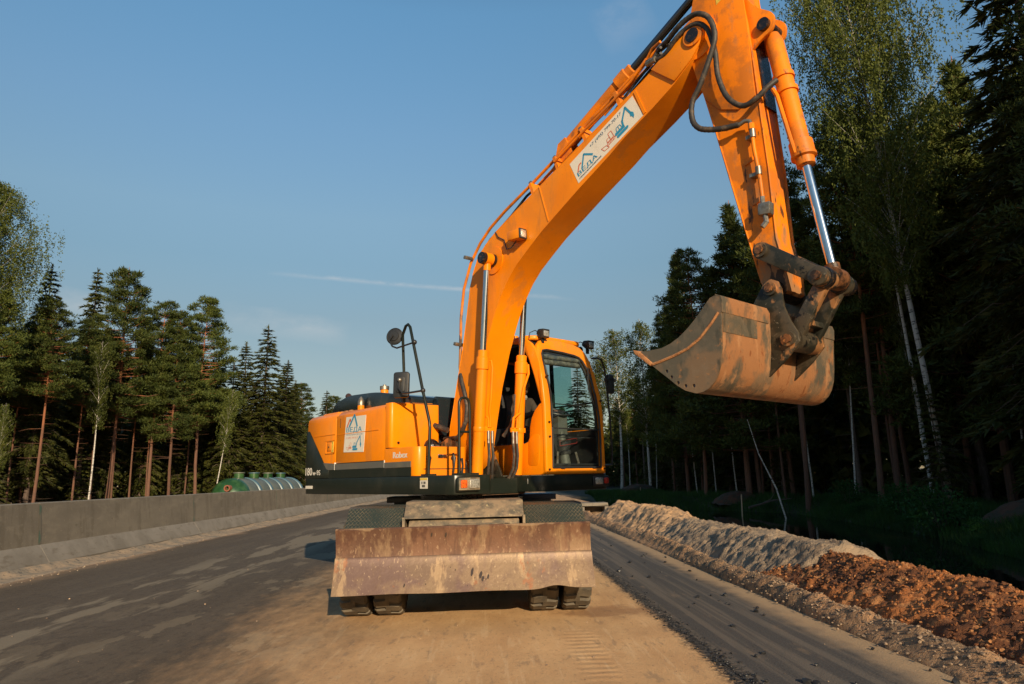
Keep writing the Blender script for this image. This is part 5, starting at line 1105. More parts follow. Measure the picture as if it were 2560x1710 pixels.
def boom_lines():
    y = YB-.14
    c = U('boom_pipe', MB().tube([(.44, y-.04, 2.60), (.415, y-.04, 2.72), (.415, y-.03, 2.9), (.42, y-.02, 3.34), (.485, y-.02, 3.70), (.61, y, 4.02), (.80, y, 4.22), (1.0, y, 4.36), (1.28, y, 4.49), (1.74, y, 4.66), (2.14, y, 4.82), (2.5, y, 4.985), (3.0, y, 5.17), (3.45, y, 5.36), (3.60, y, 5.42)], .018, 8), orange_worn)
    U('boom_pipe', MB().tube([(.50, y, 3.10), (.53, y, 3.36), (.60, y, 3.70), (.68, y, 3.90), (.80, y, 4.08), (1.0, y, 4.22), (1.3, y, 4.34), (1.7, y, 4.50), (2.0, y, 4.62)], .012, 8), rubber)
    U('boom_pipe', MB().tube([(1.72, y+.12, 4.68), (2.0, y+.12, 4.80), (2.12, y+.10, 4.865), (2.6, y+.10, 5.06), (3.1, y+.1, 5.25), (3.45, y+.1, 5.38)], .017, 8), orange_worn)
    U('boom_pipe', MB().tube([(2.2, y-.06, 4.76), (2.6, y-.06, 4.92), (3.0, y-.06, 5.07), (3.3, y-.06, 5.20), (3.5, y-.06, 5.34)], .014, 8), orange_worn)
    U('lower_hose', MB().tube([(.445, y-.05, 2.62), (.50, y-.08, 2.53), (.575, y-.09, 2.37), (.62, y-.09, 2.22), (.60, y-.09, 2.05), (.52, y-.09, 1.92), (.42, y-.09, 1.85), (.15, y-.08, 1.85)], .027, 10), rubber)
    U('lower_hose', MB().tube([(.95, YB+.24, 2.35), (.93, YB+.25, 2.15), (.86, YB+.25, 1.98), (.75, YB+.22, 1.86)], .025, 10), rubber)
    U('thin_hose', MB().tube([(.62, y+.04, 3.7), (.72, y+.04, 3.98), (1.0, y+.06, 4.28), (1.3, y+.08, 4.44), (1.58, y+.08, 4.60), (1.72, y+.12, 4.68)], .015, 8), rubber)
    U('thin_hose', MB().tube([(.70, y+.1, 3.86), (.95, y+.1, 4.17), (1.3, y+.1, 4.36), (1.8, y+.1, 4.56), (2.2, y+.06, 4.72)], .014, 8), rubber)
    for x, z in ((.42, 3.0), (.64, 4.06), (2.16, 4.83), (2.56, 5.01), (1.76, 4.67)):
        U('pipe_bracket', MB().box(x-.022, x+.022, y-(.125 if x < 1 else .03), y+(.0 if x < 1 else .03), z-.026, z+.026, Matrix.Rotation(R(-22 if x > 1 else -70), 3, 'Y')), steel, bevel=.008)
    for x, z, zt in ((1.80, 4.50, 4.66), (2.2, 4.66, 4.83), (2.62, 4.82, 5.0), (3.1, 5.0, 5.2)):
        U('pipe_stand', MB().box(x-.02, x+.02, y-.05, y+.10, z, zt, Matrix.Rotation(R(-20), 3, 'Y')), orange_worn)
    for k, dy in enumerate((-.02, .03, .07)):
        U('boom_hose', MB().tube([(2.9+.1*k, y+dy, 5.02+.02*k), (3.2, y+dy, 5.17), (3.45, y+dy-.02, 5.30-.01*k), (3.58, y+dy-.05, 5.40-.05*k), (3.70, y-.10, 5.40-.06*k)], .014, 8), rubber if k else orange_worn)
    for x in (3.46, 3.56): U('pipe_union', MB().cyl((x, y-.02, 5.31), (x+.06, y-.03, 5.35), .03, 8), steel)
    # arm cylinder lying on the boom
    A = Vector((2.28, YB, 5.03)); B = Vector((4.44, YB, 6.09)); d = (B-A).normalized()
    c = U('arm_cylinder', MB().lathe([(.06, -.1), (.072, 0), (.072, .78)], A, d, 24), orange_worn); U('cylinder_head', MB().lathe([(.072, .78), (.088, .79), (.088, .93), (.07, .94), (.07, 1.0), (.05, 1.01)], A, d, 24), orange_worn, c)
    U('cylinder_rod', MB().cyl(A+d*.98, B-d*.1, .042, 20), chrome if False else M('dark_chrome_rod', (.10, .11, .13), .12, .9), c)
    U('cylinder_mount', MB().prism([(2.02, 4.585), (2.15, 5.02), (2.26, 5.06), (2.42, 4.74)], YB-.09, YB-.06).prism([(2.02, 4.585), (2.15, 5.02), (2.26, 5.06), (2.42, 4.74)], YB+.06, YB+.09), orange_worn, c)
boom_lines()

# ---- arm ------------------------------------------------------------
def arm():
    w_ = .14
    back = [(4.26, 6.22), (4.20, 5.95), (4.105, 5.66), (4.02, 5.46), (3.965, 5.30), (3.965, 5.15), (4.0, 4.95), (4.05, 4.75), (4.14, 4.32), (4.24, 3.81), (4.335, 3.34), (4.39, 3.07), (4.43, 2.88), (4.47, 2.76), (4.55, 2.72), (4.64, 2.76)]
    frnt = [(4.645, 2.91), (4.59, 3.2), (4.585, 3.83), (4.565, 4.3), (4.55, 4.73), (4.525, 5.18), (4.50, 5.42), (4.50, 5.8), (4.56, 6.1), (4.50, 6.24)]
    a = U('arm', MB().prism(back+frnt, YB-w_, YB+w_), orange_worn, sharp=30)
    lip = MB()
    for s in (-1, 1): lip.tube([(x, YB+s*(w_-.002), z) for x, z in frnt[:9]], .010, 6); lip.tube([(x, YB+s*(w_-.002), z) for x, z in back[6:14]], .009, 6)
    U('weld_bead', lip, orange_worn, a)
    # flared head plates at the top
    pl = [(4.10, 5.9), (4.02, 5.66), (3.97, 5.46), (3.93, 5.28), (3.95, 5.12), (4.02, 4.82), (4.07, 4.66), (4.20, 4.50), (4.38, 4.42), (4.54, 4.48), (4.53, 5.18), (4.5, 5.9)]
    for s in (-1, 1): U('head_plate', MB().prism(pl, YB+s*w_, YB+s*(w_+.016)), orange_worn, a, bevel=.004)
    dbl = [(3.95, 5.46), (4.10, 5.60), (4.20, 5.52), (4.25, 5.36), (4.24, 5.2), (4.17, 5.05), (4.10, 4.95), (4.0, 5.0), (3.92, 5.2)]
    U('pivot_doubler', MB().cyl((4.04, YB-w_-.034, 5.285), (4.04, YB-w_-.014, 5.285), .21, 32), orange_worn, a)
    # bucket cylinder ears
    for s in (-1, 1):
        U('cylinder_ear', MB().prism(rounded([(4.49, 5.50, .02), (4.60, 5.30, .06), (4.76, 5.16, .08), (4.74, 5.02, .07), (4.62, 4.98, .05), (4.50, 4.90, .02)], .05), YB+s*.085, YB+s*.115), orange_worn, a, bevel=.004)
    U('ear_pin', MB().cyl((4.665, YB-.15, 5.09), (4.665, YB+.15, 5.09), .055, 20), greasy, a)
    U('grease_stain', MB().prism([(4.538, 5.1), (4.546, 5.1), (4.565, 4.75), (4.580, 4.4), (4.566, 4.4), (4.55, 4.75)], YB-.06, YB+.12), greasy, a)
    U('yellow_label', MB().prism([(4.262, 5.50), (4.395, 5.56), (4.385, 5.72), (4.262, 5.72)], YB-w_-.0185, YB-w_-.0162), yellowm, a); U('label_print', MB().box(4.29, 4.325, YB-w_-.0195, YB-w_-.0186, 5.56, 5.60).box(4.335, 4.375, YB-w_-.0195, YB-w_-.0186, 5.60, 5.608), blackp, a)
    # quick hitch line with block on the side
    y = YB-w_-.055
    pp = U('arm_pipe', MB().tube([(4.50, y, 4.22), (4.505, y, 4.0), (4.53, y, 3.72), (4.535, y, 3.56)], .017, 10), orange_worn, a)
    U('hose_elbow', MB().tube([(4.40, y-.01, 4.25), (4.45, y-.005, 4.265), (4.49, y, 4.25), (4.50, y, 4.20)], .018, 10), steel, a)
    for z in (4.13, 3.79): U('pipe_clamp', MB().cyl((4.505+(.02 if z < 4 else 0), y, z-.035), (4.505+(.02 if z < 4 else 0), y, z+.035), .026, 12).box(4.44, 4.50, y, y+.05, z-.03, z+.0), steel, a)
    U('pipe_union', MB().cyl((4.50, y, 4.17), (4.50, y, 4.22), .028, 8), orange_worn, a)
    U('valve_block', MB().box(4.50, 4.60, y-.03, y+.05, 3.40, 3.50, Matrix.Rotation(R(6), 3, 'Y')), steel, a, bevel=.006); U('valve_stem', MB().cyl((4.535, y, 3.50), (4.535, y, 3.56), .02, 8).cyl((4.545, y, 3.40), (4.55, y, 3.33), .02, 8).cyl((4.55, y, 3.34), (4.52, y-.02, 3.30), .022, 6), steel, a)
    for z, x in ((3.93, 4.42), (3.56, 4.46)): U('spare_bracket', MB().box(x-.045, x+.045, YB-w_-.012, YB-w_, z-.02, z+.02, Matrix.Rotation(R(-15), 3, 'Y')), orange_worn, a)
    # big loop hoses
    y = YB-.26
    def smooth(pts, n=6):
        P = [Vector(p) for p in pts]; out = []
        for i in range(len(P)-1):
            p0 = P[max(i-1, 0)]; p1 = P[i]; p2 = P[i+1]; p3 = P[min(i+2, len(P)-1)]
            for k in range(n):
                t = k/n; out.append(.5*((2*p1)+(p2-p0)*t+(2*p0-5*p1+4*p2-p3)*t*t+(3*p1-p0-3*p2+p3)*t**3))
        return out+[P[-1]]
    h1 = smooth([(3.60, YB-.14, 5.40), (3.74, y+.05, 5.38), (3.91, y, 5.42), (4.02, y, 5.45), (4.13, y, 5.44), (4.24, y, 5.33), (4.28, y, 5.13), (4.20, y, 4.93), (4.09, y, 4.74), (4.0, y, 4.61), (3.99, y, 4.46), (4.04, y, 4.36), (4.12, y+.01, 4.31), (4.25, y+.03, 4.27), (4.40, y+.05, 4.25)])
    U('loop_hose', MB().tube(h1, [(.024+.0022*(i % 2)) for i in range(len(h1))], 10), rubber)
    h2 = smooth([(3.50, YB-.20, 5.30), (3.70, y+.05, 5.26), (3.86, y+.03, 5.34), (3.97, y+.03, 5.38), (4.10, y+.03, 5.37), (4.20, y+.03, 5.25), (4.25, y+.03, 5.01), (4.26, y+.03, 4.76), (4.33, y+.03, 4.53), (4.46, y+.03, 4.39), (4.59, y+.03, 4.40), (4.67, y+.05, 4.46), (4.74, y+.10, 4.52)])
    U('loop_hose', MB().tube(h2, [(.023+.0015*(i % 2)) for i in range(len(h2))], 10), rubber)
    U('hose_union', MB().cyl((3.62, YB-.15, 5.40), (3.76, YB-.20, 5.385), .034, 8).cyl((3.50, YB-.20, 5.28), (3.62, YB-.22, 5.265), .03, 8), steel)
arm()

def bucket_gear():
    A = Vector((4.665, YB, 5.09)); B = Vector((4.955, YB, 2.80)); d = (B-A).normalized(); L_ = (B-A).length
    c = U('bucket_cylinder', MB().lathe([(.05, .05), (.066, .10), (.075, .14), (.075, 1.12)], A, d, 28), orange_worn)
    U('cylinder_head', MB().lathe([(.075, 1.10), (.094, 1.11), (.094, 1.22), (.10, 1.225), (.10, 1.25), (.075, 1.26), (.072, 1.32), (.05, 1.33)], A, d, 28), orange_worn, c)
    U('cylinder_rod', MB().cyl(A+d*1.30, B-d*.10, .038, 24), chrome, c)
    U('rod_eye', MB().cyl(B-d*.12, B-d*.04, .055, 18).cyl((B.x, YB-.06, B.z), (B.x, YB+.06, B.z), .085, 24), rustm, c)
    U('cylinder_collar', MB().tube([A+d*.46, A+d*.50], .088, 24).tube([A+d*.60, A+d*.64], .09, 24), orange_worn, c)
    U('cylinder_pipe', MB().tube([(4.665, YB-.09, 4.50), (4.70, YB-.10, 4.42), (4.78, YB-.095, 3.95), (4.79, YB-.08, 3.88)], .018, 8), orange_worn, c)
    # side links
    P = (4.505, 3.10); Q = (4.935, 2.785)
    ax = Vector((Q[0]-P[0], 0, Q[1]-P[1])).normalized(); nn = Vector((-ax.z, 0, ax.x))
    for s in (-1, 1):
        pts = []
        a_ = Vector((P[0], 0, P[1])); b_ = Vector((Q[0], 0, Q[1]))
        for k in range(9): t = math.pi*(.5+k/8); pts.append(a_+ax*math.cos(t)*.07+nn*math.sin(t)*.07)
        for k in range(9): t = math.pi*(-.5+k/8); pts.append(b_+ax*math.cos(t)*.062+nn*math.sin(t)*.062)
        pts = [(p.x, p.z) for p in pts]
        lk = U('side_link', MB().prism(pts, YB+s*.205, YB+s*.25), linkm, bevel=.006)
        U('link_boss', MB().cyl((P[0], YB+s*.19, P[1]), (P[0], YB+s*.275, P[1]), .058, 20), linkm, lk); U('link_pin', MB().cyl((P[0], YB+s*.27, P[1]), (P[0], YB+s*.295, P[1]), .036, 8), rustm, lk)
    U('linkage_pin', MB().cyl((Q[0], YB-.31, Q[1]), (Q[0], YB+.31, Q[1]), .036, 8), rustm)
    for k, (y0, y1, r) in enumerate(((-.27, -.20, .075), (-.19, -.13, .085), (-.11, -.07, .08), (.07, .11, .08), (.13, .19, .085), (.20, .27, .075))):
        U('link_collar', MB().cyl((Q[0], YB+y0, Q[1]), (Q[0], YB+y1, Q[1]), r, 22), greasy if k % 2 else linkm, bevel=.008)
    # H link
    H2 = (4.645, 2.36); mb = MB(); ax2 = Vector((H2[0]-Q[0], 0, H2[1]-Q[1])).normalized(); n2 = Vector((-ax2.z, 0, ax2.x))
    for s in (-1, 1):
        q0 = Vector((Q[0], 0, Q[1])); q1 = Vector((H2[0], 0, H2[1])); w0, w1 = .052, .06
        pts = [q0+n2*w0, q1+n2*w1, q1+ax2*.06, q1-n2*w1, q0-n2*w0]; mb.prism([(p.x, p.z) for p in pts], YB+s*.10, YB+s*.165)
    hl = U('h_link', mb, linkm, bevel=.008); U('h_link_tube', MB().cyl((H2[0], YB-.17, H2[1]), (H2[0], YB+.17, H2[1]), .088, 22), linkm, hl); U('h_link_web', MB().box(4.72, 4.78, YB-.10, YB+.10, 2.46, 2.50), linkm, hl)
bucket_gear()

def bucket():
    y0, y1 = -1.18, .62
    side = [(4.512, 2.585), (4.50, 2.615), (4.465, 2.632), (4.425, 2.622), (4.39, 2.59), (4.33, 2.53), (4.27, 2.475), (4.20, 2.42), (4.13, 2.375), (4.05, 2.34), (3.97, 2.32), (3.85, 2.318), (3.73, 2.322), (3.85, 2.215), (3.94, 2.14), (4.02, 2.075), (4.09, 2.015), (4.16, 1.97), (4.25, 1.94), (4.31, 1.945), (4.36, 1.965), (4.41, 2.01), (4.445, 2.065), (4.47, 2.14), (4.485, 2.24), (4.495, 2.35), (4.505, 2.47)]
    # shell path: lip -> bottom -> back -> top roll
    shell = [(3.725, 2.325), (3.85, 2.215), (3.94, 2.14), (4.02, 2.075), (4.09, 2.015), (4.16, 1.97), (4.25, 1.94), (4.31, 1.945), (4.36, 1.965), (4.41, 2.01), (4.445, 2.065), (4.47, 2.14), (4.485, 2.24), (4.495, 2.35), (4.505, 2.47), (4.512, 2.585), (4.50, 2.615), (4.465, 2.632), (4.425, 2.622), (4.39, 2.59)]
    n = len(shell); inner = []
    cx, cz = 4.22, 2.3
    for i, p in enumerate(shell):
        a = Vector(shell[max(i-1, 0)]); b = Vector(shell[min(i+1, n-1)]); t = (b-a).normalized(); nn = Vector((-t.y, t.x)); inner.append((p[0]+nn.x*.016, p[1]+nn.y*.016))
    bs = U('bucket_shell', MB().prism(shell+inner[::-1], y0+.015, y1-.015), bucketm, sharp=50)
    for yy, nm in ((y0, 'a'), (y1-.018, 'b')):
        # side plate with bolt holes cut
        me = side_plate(side, yy, yy+.018, [(4.005, 2.135), (4.045, 2.085), (4.10, 2.035), (4.165, 2.005), (4.235, 1.998)] if nm == 'a' else [])
        sp = U('bucket_side', me, bucketside, bs)
    def rib(pts, y, r, m, nm): U(nm, MB().tube([(x, y, z) for x, z in pts], r, 6), m, bs)
    rib([(4.485, 2.50), (4.43, 2.44), (4.32, 2.34), (4.21, 2.28), (4.09, 2.245), (3.98, 2.222), (3.88, 2.205)], y0-.002, .011, mudm, 'weld_bead')
    U('cutting_lip', MB().prism([(3.70, 2.345), (3.715, 2.31), (3.86, 2.195), (3.88, 2.215), (3.76, 2.325)], y0-.01, y1+.01), mudm, bs, bevel=.004)
    # back plates: upper roll and wear plate
    U('roll_plate', MB().prism([(4.514, 2.50), (4.522, 2.585), (4.51, 2.623), (4.47, 2.642), (4.468, 2.634), (4.502, 2.612), (4.512, 2.58), (4.506, 2.50)], y0, YB-.25), bucketm, bs); U('roll_plate', MB().prism([(4.514, 2.50), (4.522, 2.585), (4.51, 2.623), (4.47, 2.642), (4.468, 2.634), (4.502, 2.612), (4.512, 2.58), (4.506, 2.50)], YB+.25, y1), bucketm, bs)
    U('back_plate', MB().prism([(4.511, 2.50), (4.500, 2.36), (4.496, 2.36), (4.506, 2.50)], y0+.02, YB-.42), bucketside, bs)
    # hanger brackets
    br = [(4.44, 2.08), (4.50, 2.30), (4.50, 2.50), (4.47, 2.62), (4.40, 2.66), (4.36, 2.66), (4.45, 2.79), (4.49, 2.845), (4.545, 2.86), (4.60, 2.83), (4.62, 2.77), (4.63, 2.62), (4.67, 2.50), (4.72, 2.40), (4.725, 2.33), (4.62, 2.22)]
    for s in (-1, 1):
        p = U('hanger_plate', MB().prism(br, YB+s*.185, YB+s*.215), linkm, bevel=.004)
        for (x, z, r) in ((4.54, 2.78, .055), (4.645, 2.36, .058)):
            U('pin_boss', MB().cyl((x, YB+s*.18, z), (x, YB+s*.245, z), r, 22), linkm, p); U('pin_head', MB().cyl((x, YB+s*.24, z), (x, YB+s*.262, z), r*.62, 8), rustm, p)
    U('pin_sleeve', MB().cyl((4.54, YB-.18, 2.78), (4.54, YB+.18, 2.78), .075, 24), greasy)
def side_plate(poly, y0, y1, holes):
    cu = bpy.data.curves.new('sp', 'CURVE'); cu.dimensions = '2D'; cu.fill_mode = 'BOTH'
    def add(pts):
        s = cu.splines.new('POLY'); s.points.add(len(pts)-1)
        for i, p in enumerate(pts): s.points[i].co = (p[0], p[1], 0, 1)
        s.use_cyclic_u = True
    add(poly)
    for (x, z) in holes: add([(x+.014*math.cos(k*math.pi/5), z+.014*math.sin(k*math.pi/5)) for k in range(10)])
    cu.extrude = (y1-y0)/2
    o = bpy.data.objects.new('sp', cu); COL.objects.link(o); bpy.context.view_layer.update()
    me = bpy.data.meshes.new_from_object(o.evaluated_get(bpy.context.evaluated_depsgraph_get())); bpy.data.objects.remove(o)
    for v in me.vertices: x, z, h = v.co; v.co = (x, (y0+y1)/2-h, z)
    me.materials.clear(); me.materials.append(bucketside); return me
bucket()

# ---- cab --------------------------------------------------------------
def cab():
    yl, yr = 1.165, .13
    def X(z): return 1.30 if z < 2.15 else 1.30-.20*((z-2.15)/.9)**1.9
    outer = [(yr, 1.39), (yr, 1.8), (yr, 2.2), (yr, 2.5), (yr+.005, 2.72), (yr+.025, 2.86), (yr+.07, 2.96), (yr+.15, 3.03), (yr+.28, 3.055), (.6, 3.06), (.86, 3.04), (.97, 3.005), (1.04, 2.94), (1.085, 2.82), (1.11, 2.65), (1.145, 2.35), (yl, 2.1), (yl, 1.8), (yl, 1.39)]
    inner = [(.245, 1.47), (.255, 1.8), (.255, 2.2), (.245, 2.45), (.235, 2.62), (.225, 2.75), (.235, 2.84), (.27, 2.89), (.34, 2.905), (.6, 2.895), (.82, 2.875), (.895, 2.855), (.945, 2.81), (.985, 2.72), (1.01, 2.6), (1.055, 2.35), (1.085, 2.1), (1.095, 1.8), (1.085, 1.47)]
    mb = MB(); n = len(outer)
    for lp, dx in ((outer, 0), (inner, -.01), (inner, -.07), (outer, -.07)): mb.v += [(X(z)+dx-(.0), y, z) for y, z in lp]
    for i in range(n-1):
        for a in range(4): b = (a+1) % 4; mb.f.append((a*n+i, a*n+i+1, b*n+i+1, b*n+i))
    # bottom rail joins both ends
    e0 = [a*n for a in range(4)]; e1 = [a*n+n-1 for a in range(4)]
    mb.f.append((e0[0], e0[1], e1[1], e1[0])); mb.f.append((e0[3], e0[2], e1[2], e1[3])); mb.f.append((e0[1], e0[2], e1[2], e1[1])); mb.f.append((e0[0], e0[3], e1[3], e1[0]))
    cf = U('cab_frame', mb, orange, bevel=.022, segs=3)
    def offset(pts, c, k): return [(c[0]+(y-c[0])*k, c[1]+(z-c[1])*k) for y, z in pts]
    # rubber seal
    U('window_seal', MB().tube([(X(z)-.012, y, z) for y, z in inner+[inner[0]]], .014, 8), blackp, cf)
    ins = offset(inner, (.65, 2.15), .955); U('inner_frame', MB().tube([(X(z)-.05, y, z) for y, z in ins+[ins[0]]], .018, 8), blackp, cf)
    g = MB(); g.add([(X(z)-.022, y, z) for y, z in inner], []); c0 = len(g.v); 
    zs = [1.47, 1.8, 2.1, 2.35, 2.6, 2.75, 2.87]
    gv = []; 
    for z in zs:
        ys = np.interp(z, [1.47, 1.8, 2.2, 2.45, 2.62, 2.75, 2.84, 2.905], [.245, .255, .255, .245, .235, .225, .235, .30]), np.interp(z, [1.47, 1.8, 2.1, 2.35, 2.6, 2.72, 2.81, 2.87], [1.085, 1.095, 1.085, 1.055, 1.01, .985, .945, .86])
        gv += [(X(z)-.022, float(ys[0]), z), (X(z)-.022, float(ys[1]), z)]
    gm = MB(); gm.add(gv, [(2*i, 2*i+1, 2*i+3, 2*i+2) for i in range(len(zs)-1)]); U('windscreen', gm, glass, cf)
    U('glass_divider', MB().box(X(1.93)-.035, X(1.93)-.012, .255, 1.09, 1.925, 1.94), blackp, cf)
    # right side panel with window opening (open), roof, rear, left door
    sd = [(-.55, 1.39), (1.255, 1.39), (1.27, 1.8), (1.27, 2.245), (1.20, 2.215), (1.12, 2.15), (1.06, 2.06), (1.03, 1.96), (1.015, 1.83), (.99, 1.785), (.93, 1.765), (.1, 1.76), (-.02, 1.80), (-.06, 1.90), (-.10, 2.9), (-.05, 2.99), (.05, 3.02), (.70, 3.02), (.84, 2.995), (.95, 2.92), (1.04, 2.78), (1.12, 2.58), (1.19, 2.36), (1.235, 2.245), (1.27, 2.244), (1.27, 2.35), (1.255, 2.5), (1.22, 2.72), (1.15, 2.9), (1.08, 2.98), (.97, 3.055), (-.45, 3.07), (-.55, 3.0)]
    # split into lower and upper pieces to keep polygons simple
    lower = sd[:14]+[(-.55, 1.9)]; upper = [(-.55, 1.9), (-.06, 1.9)]+sd[14:22]+[(1.19, 2.36), (1.225, 2.246), (1.272, 2.246)]+sd[25:]
    U('cab_side_panel', MB().prism(lower, yr+.002, yr+.045), orange, bevel=.008); U('cab_side_frame', MB().prism(upper, yr+.003, yr+.045), orange, bevel=.008)
    U('pressed_panel', MB().prism(rounded([(.985, 1.50), (1.17, 1.50), (1.20, 1.74), (1.20, 1.86), (1.10, 1.87), (1.0, 1.80)], .05, 5), yr-.002, yr+.004), orange, cf, bevel=.003)
    U('side_seal', MB().tube([(x, yr+.02, z) for x, z in sd[4:24]], .012, 6), blackp, cf)
    U('cab_roof', MB().prism(rounded([(-.55, .14, .06), (.98, .14, .08), (1.08, .25, .05), (1.08, 1.0, .05), (.98, 1.10, .08), (-.55, 1.12, .06)], .05), 3.035, 3.095, 'z'), orange, bevel=.025, segs=3)
    U('roof_hatch', MB().box(.05, .92, .36, .90, 3.09, 3.115), orange, cf, bevel=.012)
    rr = U('cab_rear', MB().box(-.56, -.50, .14, 1.165, 1.39, 2.0).box(-.56, -.50, .14, .22, 2.0, 3.05).box(-.56, -.50, 1.08, 1.165, 2.0, 3.05).box(-.56, -.50, .22, 1.08, 2.92, 3.05), orange)
    U('door', MB().prism([(-.5, 1.39), (1.22, 1.39), (1.22, 1.9), (1.2, 1.95), (-.5, 1.95)], yl-.045, yl-.005), orange); U('door_liner', MB().box(-.48, 1.20, yl-.06, yl-.048, 1.44, 1.94).box(-.48, .22, yl-.06, yl-.05, 1.94, 3.0), blackp, cf); U('rear_liner', MB().box(-.498, -.47, .18, 1.12, 1.43, 2.95), blackp, cf); U('roof_liner', MB().box(-.45, 1.0, .18, 1.08, 2.985, 3.03), blackp, cf); U('panel_liner', MB().box(-.45, .98, .178, .19, 1.43, 1.755).box(-.45, -.08, .178, .19, 1.755, 2.98), blackp, cf); 
    U('door_post', MB().tube([(-.47, yl-.02, 1.95), (-.47, yl-.03, 3.0)], .04, 8).tube([(.42, yl-.02, 1.95), (.42, yl-.04, 3.0)], .028, 8).tube([(-.5, yl-.05, 3.02), (1.05, yl-.10, 3.0)], .04, 8).box(-.45, 1.2, yl-.04, yl-.02, 2.28, 2.30), blackp, cf)
    dg = MB(); dg.add([(-.45, yl-.03, 1.95), (.40, yl-.03, 1.95), (.40, yl-.05, 2.98), (-.45, yl-.05, 2.98)], [(0, 1, 2, 3)]); U('door_glass', dg, glass, cf)
    dg = MB(); dg.add([(.44, yl-.03, 1.95), (1.22, yl-.03, 1.95), (1.20, yl-.04, 2.4), (1.08, yl-.09, 2.98), (.44, yl-.05, 2.98)], [(0, 1, 2, 3, 4)]); U('door_glass', dg, glass, cf)
    dg = MB(); dg.add([(-.53, .22, 2.0), (-.53, 1.08, 2.0), (-.53, 1.08, 2.92), (-.53, .22, 2.92)], [(0, 1, 2, 3)]); U('rear_glass', dg, tintglass, cf)
    dg = MB(); dg.add([(.55, .98, 2.02), (.95, .98, 2.02), (.95, .96, 2.80), (.55, .96, 2.80)], [(0, 1, 2, 3)]); U('sliding_pane', dg, tintglass, cf)
    # interior
    U('cab_floor', MB().box(-.5, 1.22, .18, 1.12, 1.39, 1.43), blackp); 
    st = U('seat', MB().box(-.05, .48, .40, .90, 1.72, 1.88), seatm, bevel=.05); U('seat_back', MB().box(-.16, -.02, .42, .88, 1.86, 2.50, Matrix.Rotation(R(-8), 3, 'Y')), seatm, st, bevel=.06); U('head_rest', MB().box(-.19, -.08, .53, .77, 2.53, 2.70), seatm, st, bevel=.05); U('seat_base', MB().box(-.0, .42, .45, .85, 1.43, 1.72), blackp, st)
    for y, nm in ((.27, 0), (1.0, 1)): cn = U('side_console', MB().box(-.1, .55, y-.08, y+.08, 1.43, 1.98), blackp, bevel=.03); U('joystick', MB().tube([(.45, y, 1.98), (.47, y, 2.06), (.48, y, 2.15)], [.018, .022, .03], 8), blackp, cn)
    sc = U('steering_column', MB().tube([(1.14, .62, 1.43), (1.10, .62, 1.70), (1.02, .62, 2.08)], [.07, .055, .045], 12).box(.98, 1.10, .54, .70, 1.88, 2.10), greyp); U('column_boot', MB().lathe([(.075, .0), (.085, .03), (.07, .05), (.08, .08), (.065, .10), (.075, .13), (.06, .15)], (1.12, .62, 1.62), (-.25, 0, 1), 16), blackp, sc)
    ring = [(1.0-.04*math.sin(t)*1.2+.0, .62+.19*math.cos(t), 2.19+.0+.10*math.sin(t)*-1*.35) for t in [k*math.pi/10 for k in range(21)]]
    ring = [(.97+.17*math.sin(t), .62+.18*math.cos(t), 2.17-.06*math.sin(t)) for t in [k*math.pi/10 for k in range(21)]]
    U('steering_wheel', MB().tube(ring, .014, 8).tube([(.97, .62, 2.15), (1.02, .62, 2.08)], .03, 8).tube([(.97, .45, 2.165), (.97, .79, 2.165)], .012, 6), blackp, sc)
    for y in (.42, .80): U('pedal', MB().box(1.0, 1.12, y-.05, y+.05, 1.44, 1.47, Matrix.Rotation(R(-25), 3, 'Y')), steel, sc)
    U('lever_bar', MB().tube([(1.18, .42, 1.45), (1.15, .47, 1.66)], .015, 6).tube([(1.18, .82, 1.45), (1.15, .78, 1.66)], .015, 6), steel, sc)
    ft = MB(); p = [(1.16, .50, 1.73), (1.16, .80, 1.77), (1.16, .80, 1.83), (1.16, .50, 1.79)]; ft.tube(p+[p[0]], .004, 5); U('red_frame', ft, redplastic, cf)
    U('sun_blind', MB().box(1.02, 1.13, .27, .93, 2.76, 2.90).cyl((1.11, .26, 2.76), (1.11, .95, 2.76), .035, 10).cyl((1.13, .28, 2.82), (1.13, .93, 2.82), .03, 10), M('grey_blind', (.07, .075, .07), .6, mixes=[((.16, .16, .14), 12, .45, .6)]), cf)
    U('windscreen_bar', MB().cyl((1.20, .26, 2.235), (1.20, 1.06, 2.235), .007, 6).cyl((1.24, .26, 1.83), (1.24, 1.09, 1.83), .007, 6), blackp, cf)
    wp = U('wiper', MB().tube([(1.245, .97, 2.72), (1.27, .93, 2.45), (1.285, 1.04, 2.20)], .007, 6).tube([(1.22, 1.02, 2.72), (1.27, 1.04, 2.45), (1.285, 1.04, 2.24)], .006, 6), blackp, cf)
    U('pillar_hose', MB().tube([(X(2.8)+.004, .215, 2.8), (X(2.6)+.01, .205, 2.6), (1.305, .235, 2.35), (1.31, .225, 2.1), (1.31, .24, 1.95)], .007, 6), blackp, cf)
    for (x, y, z) in ((1.305, .19, 2.55), (1.312, .19, 2.0), (1.312, .19, 1.83), (1.312, .17, 1.45), (1.312, 1.13, 1.45), (1.31, 1.12, 2.3)): U('bolt', MB().cyl((x-.03, y, z), (x+.004, y, z), .012, 8), greasy, cf)
    for y in (.40, .95): U('hinge', MB().box(1.295, 1.31, y-.03, y+.03, 1.455, 1.475), blackp, cf)
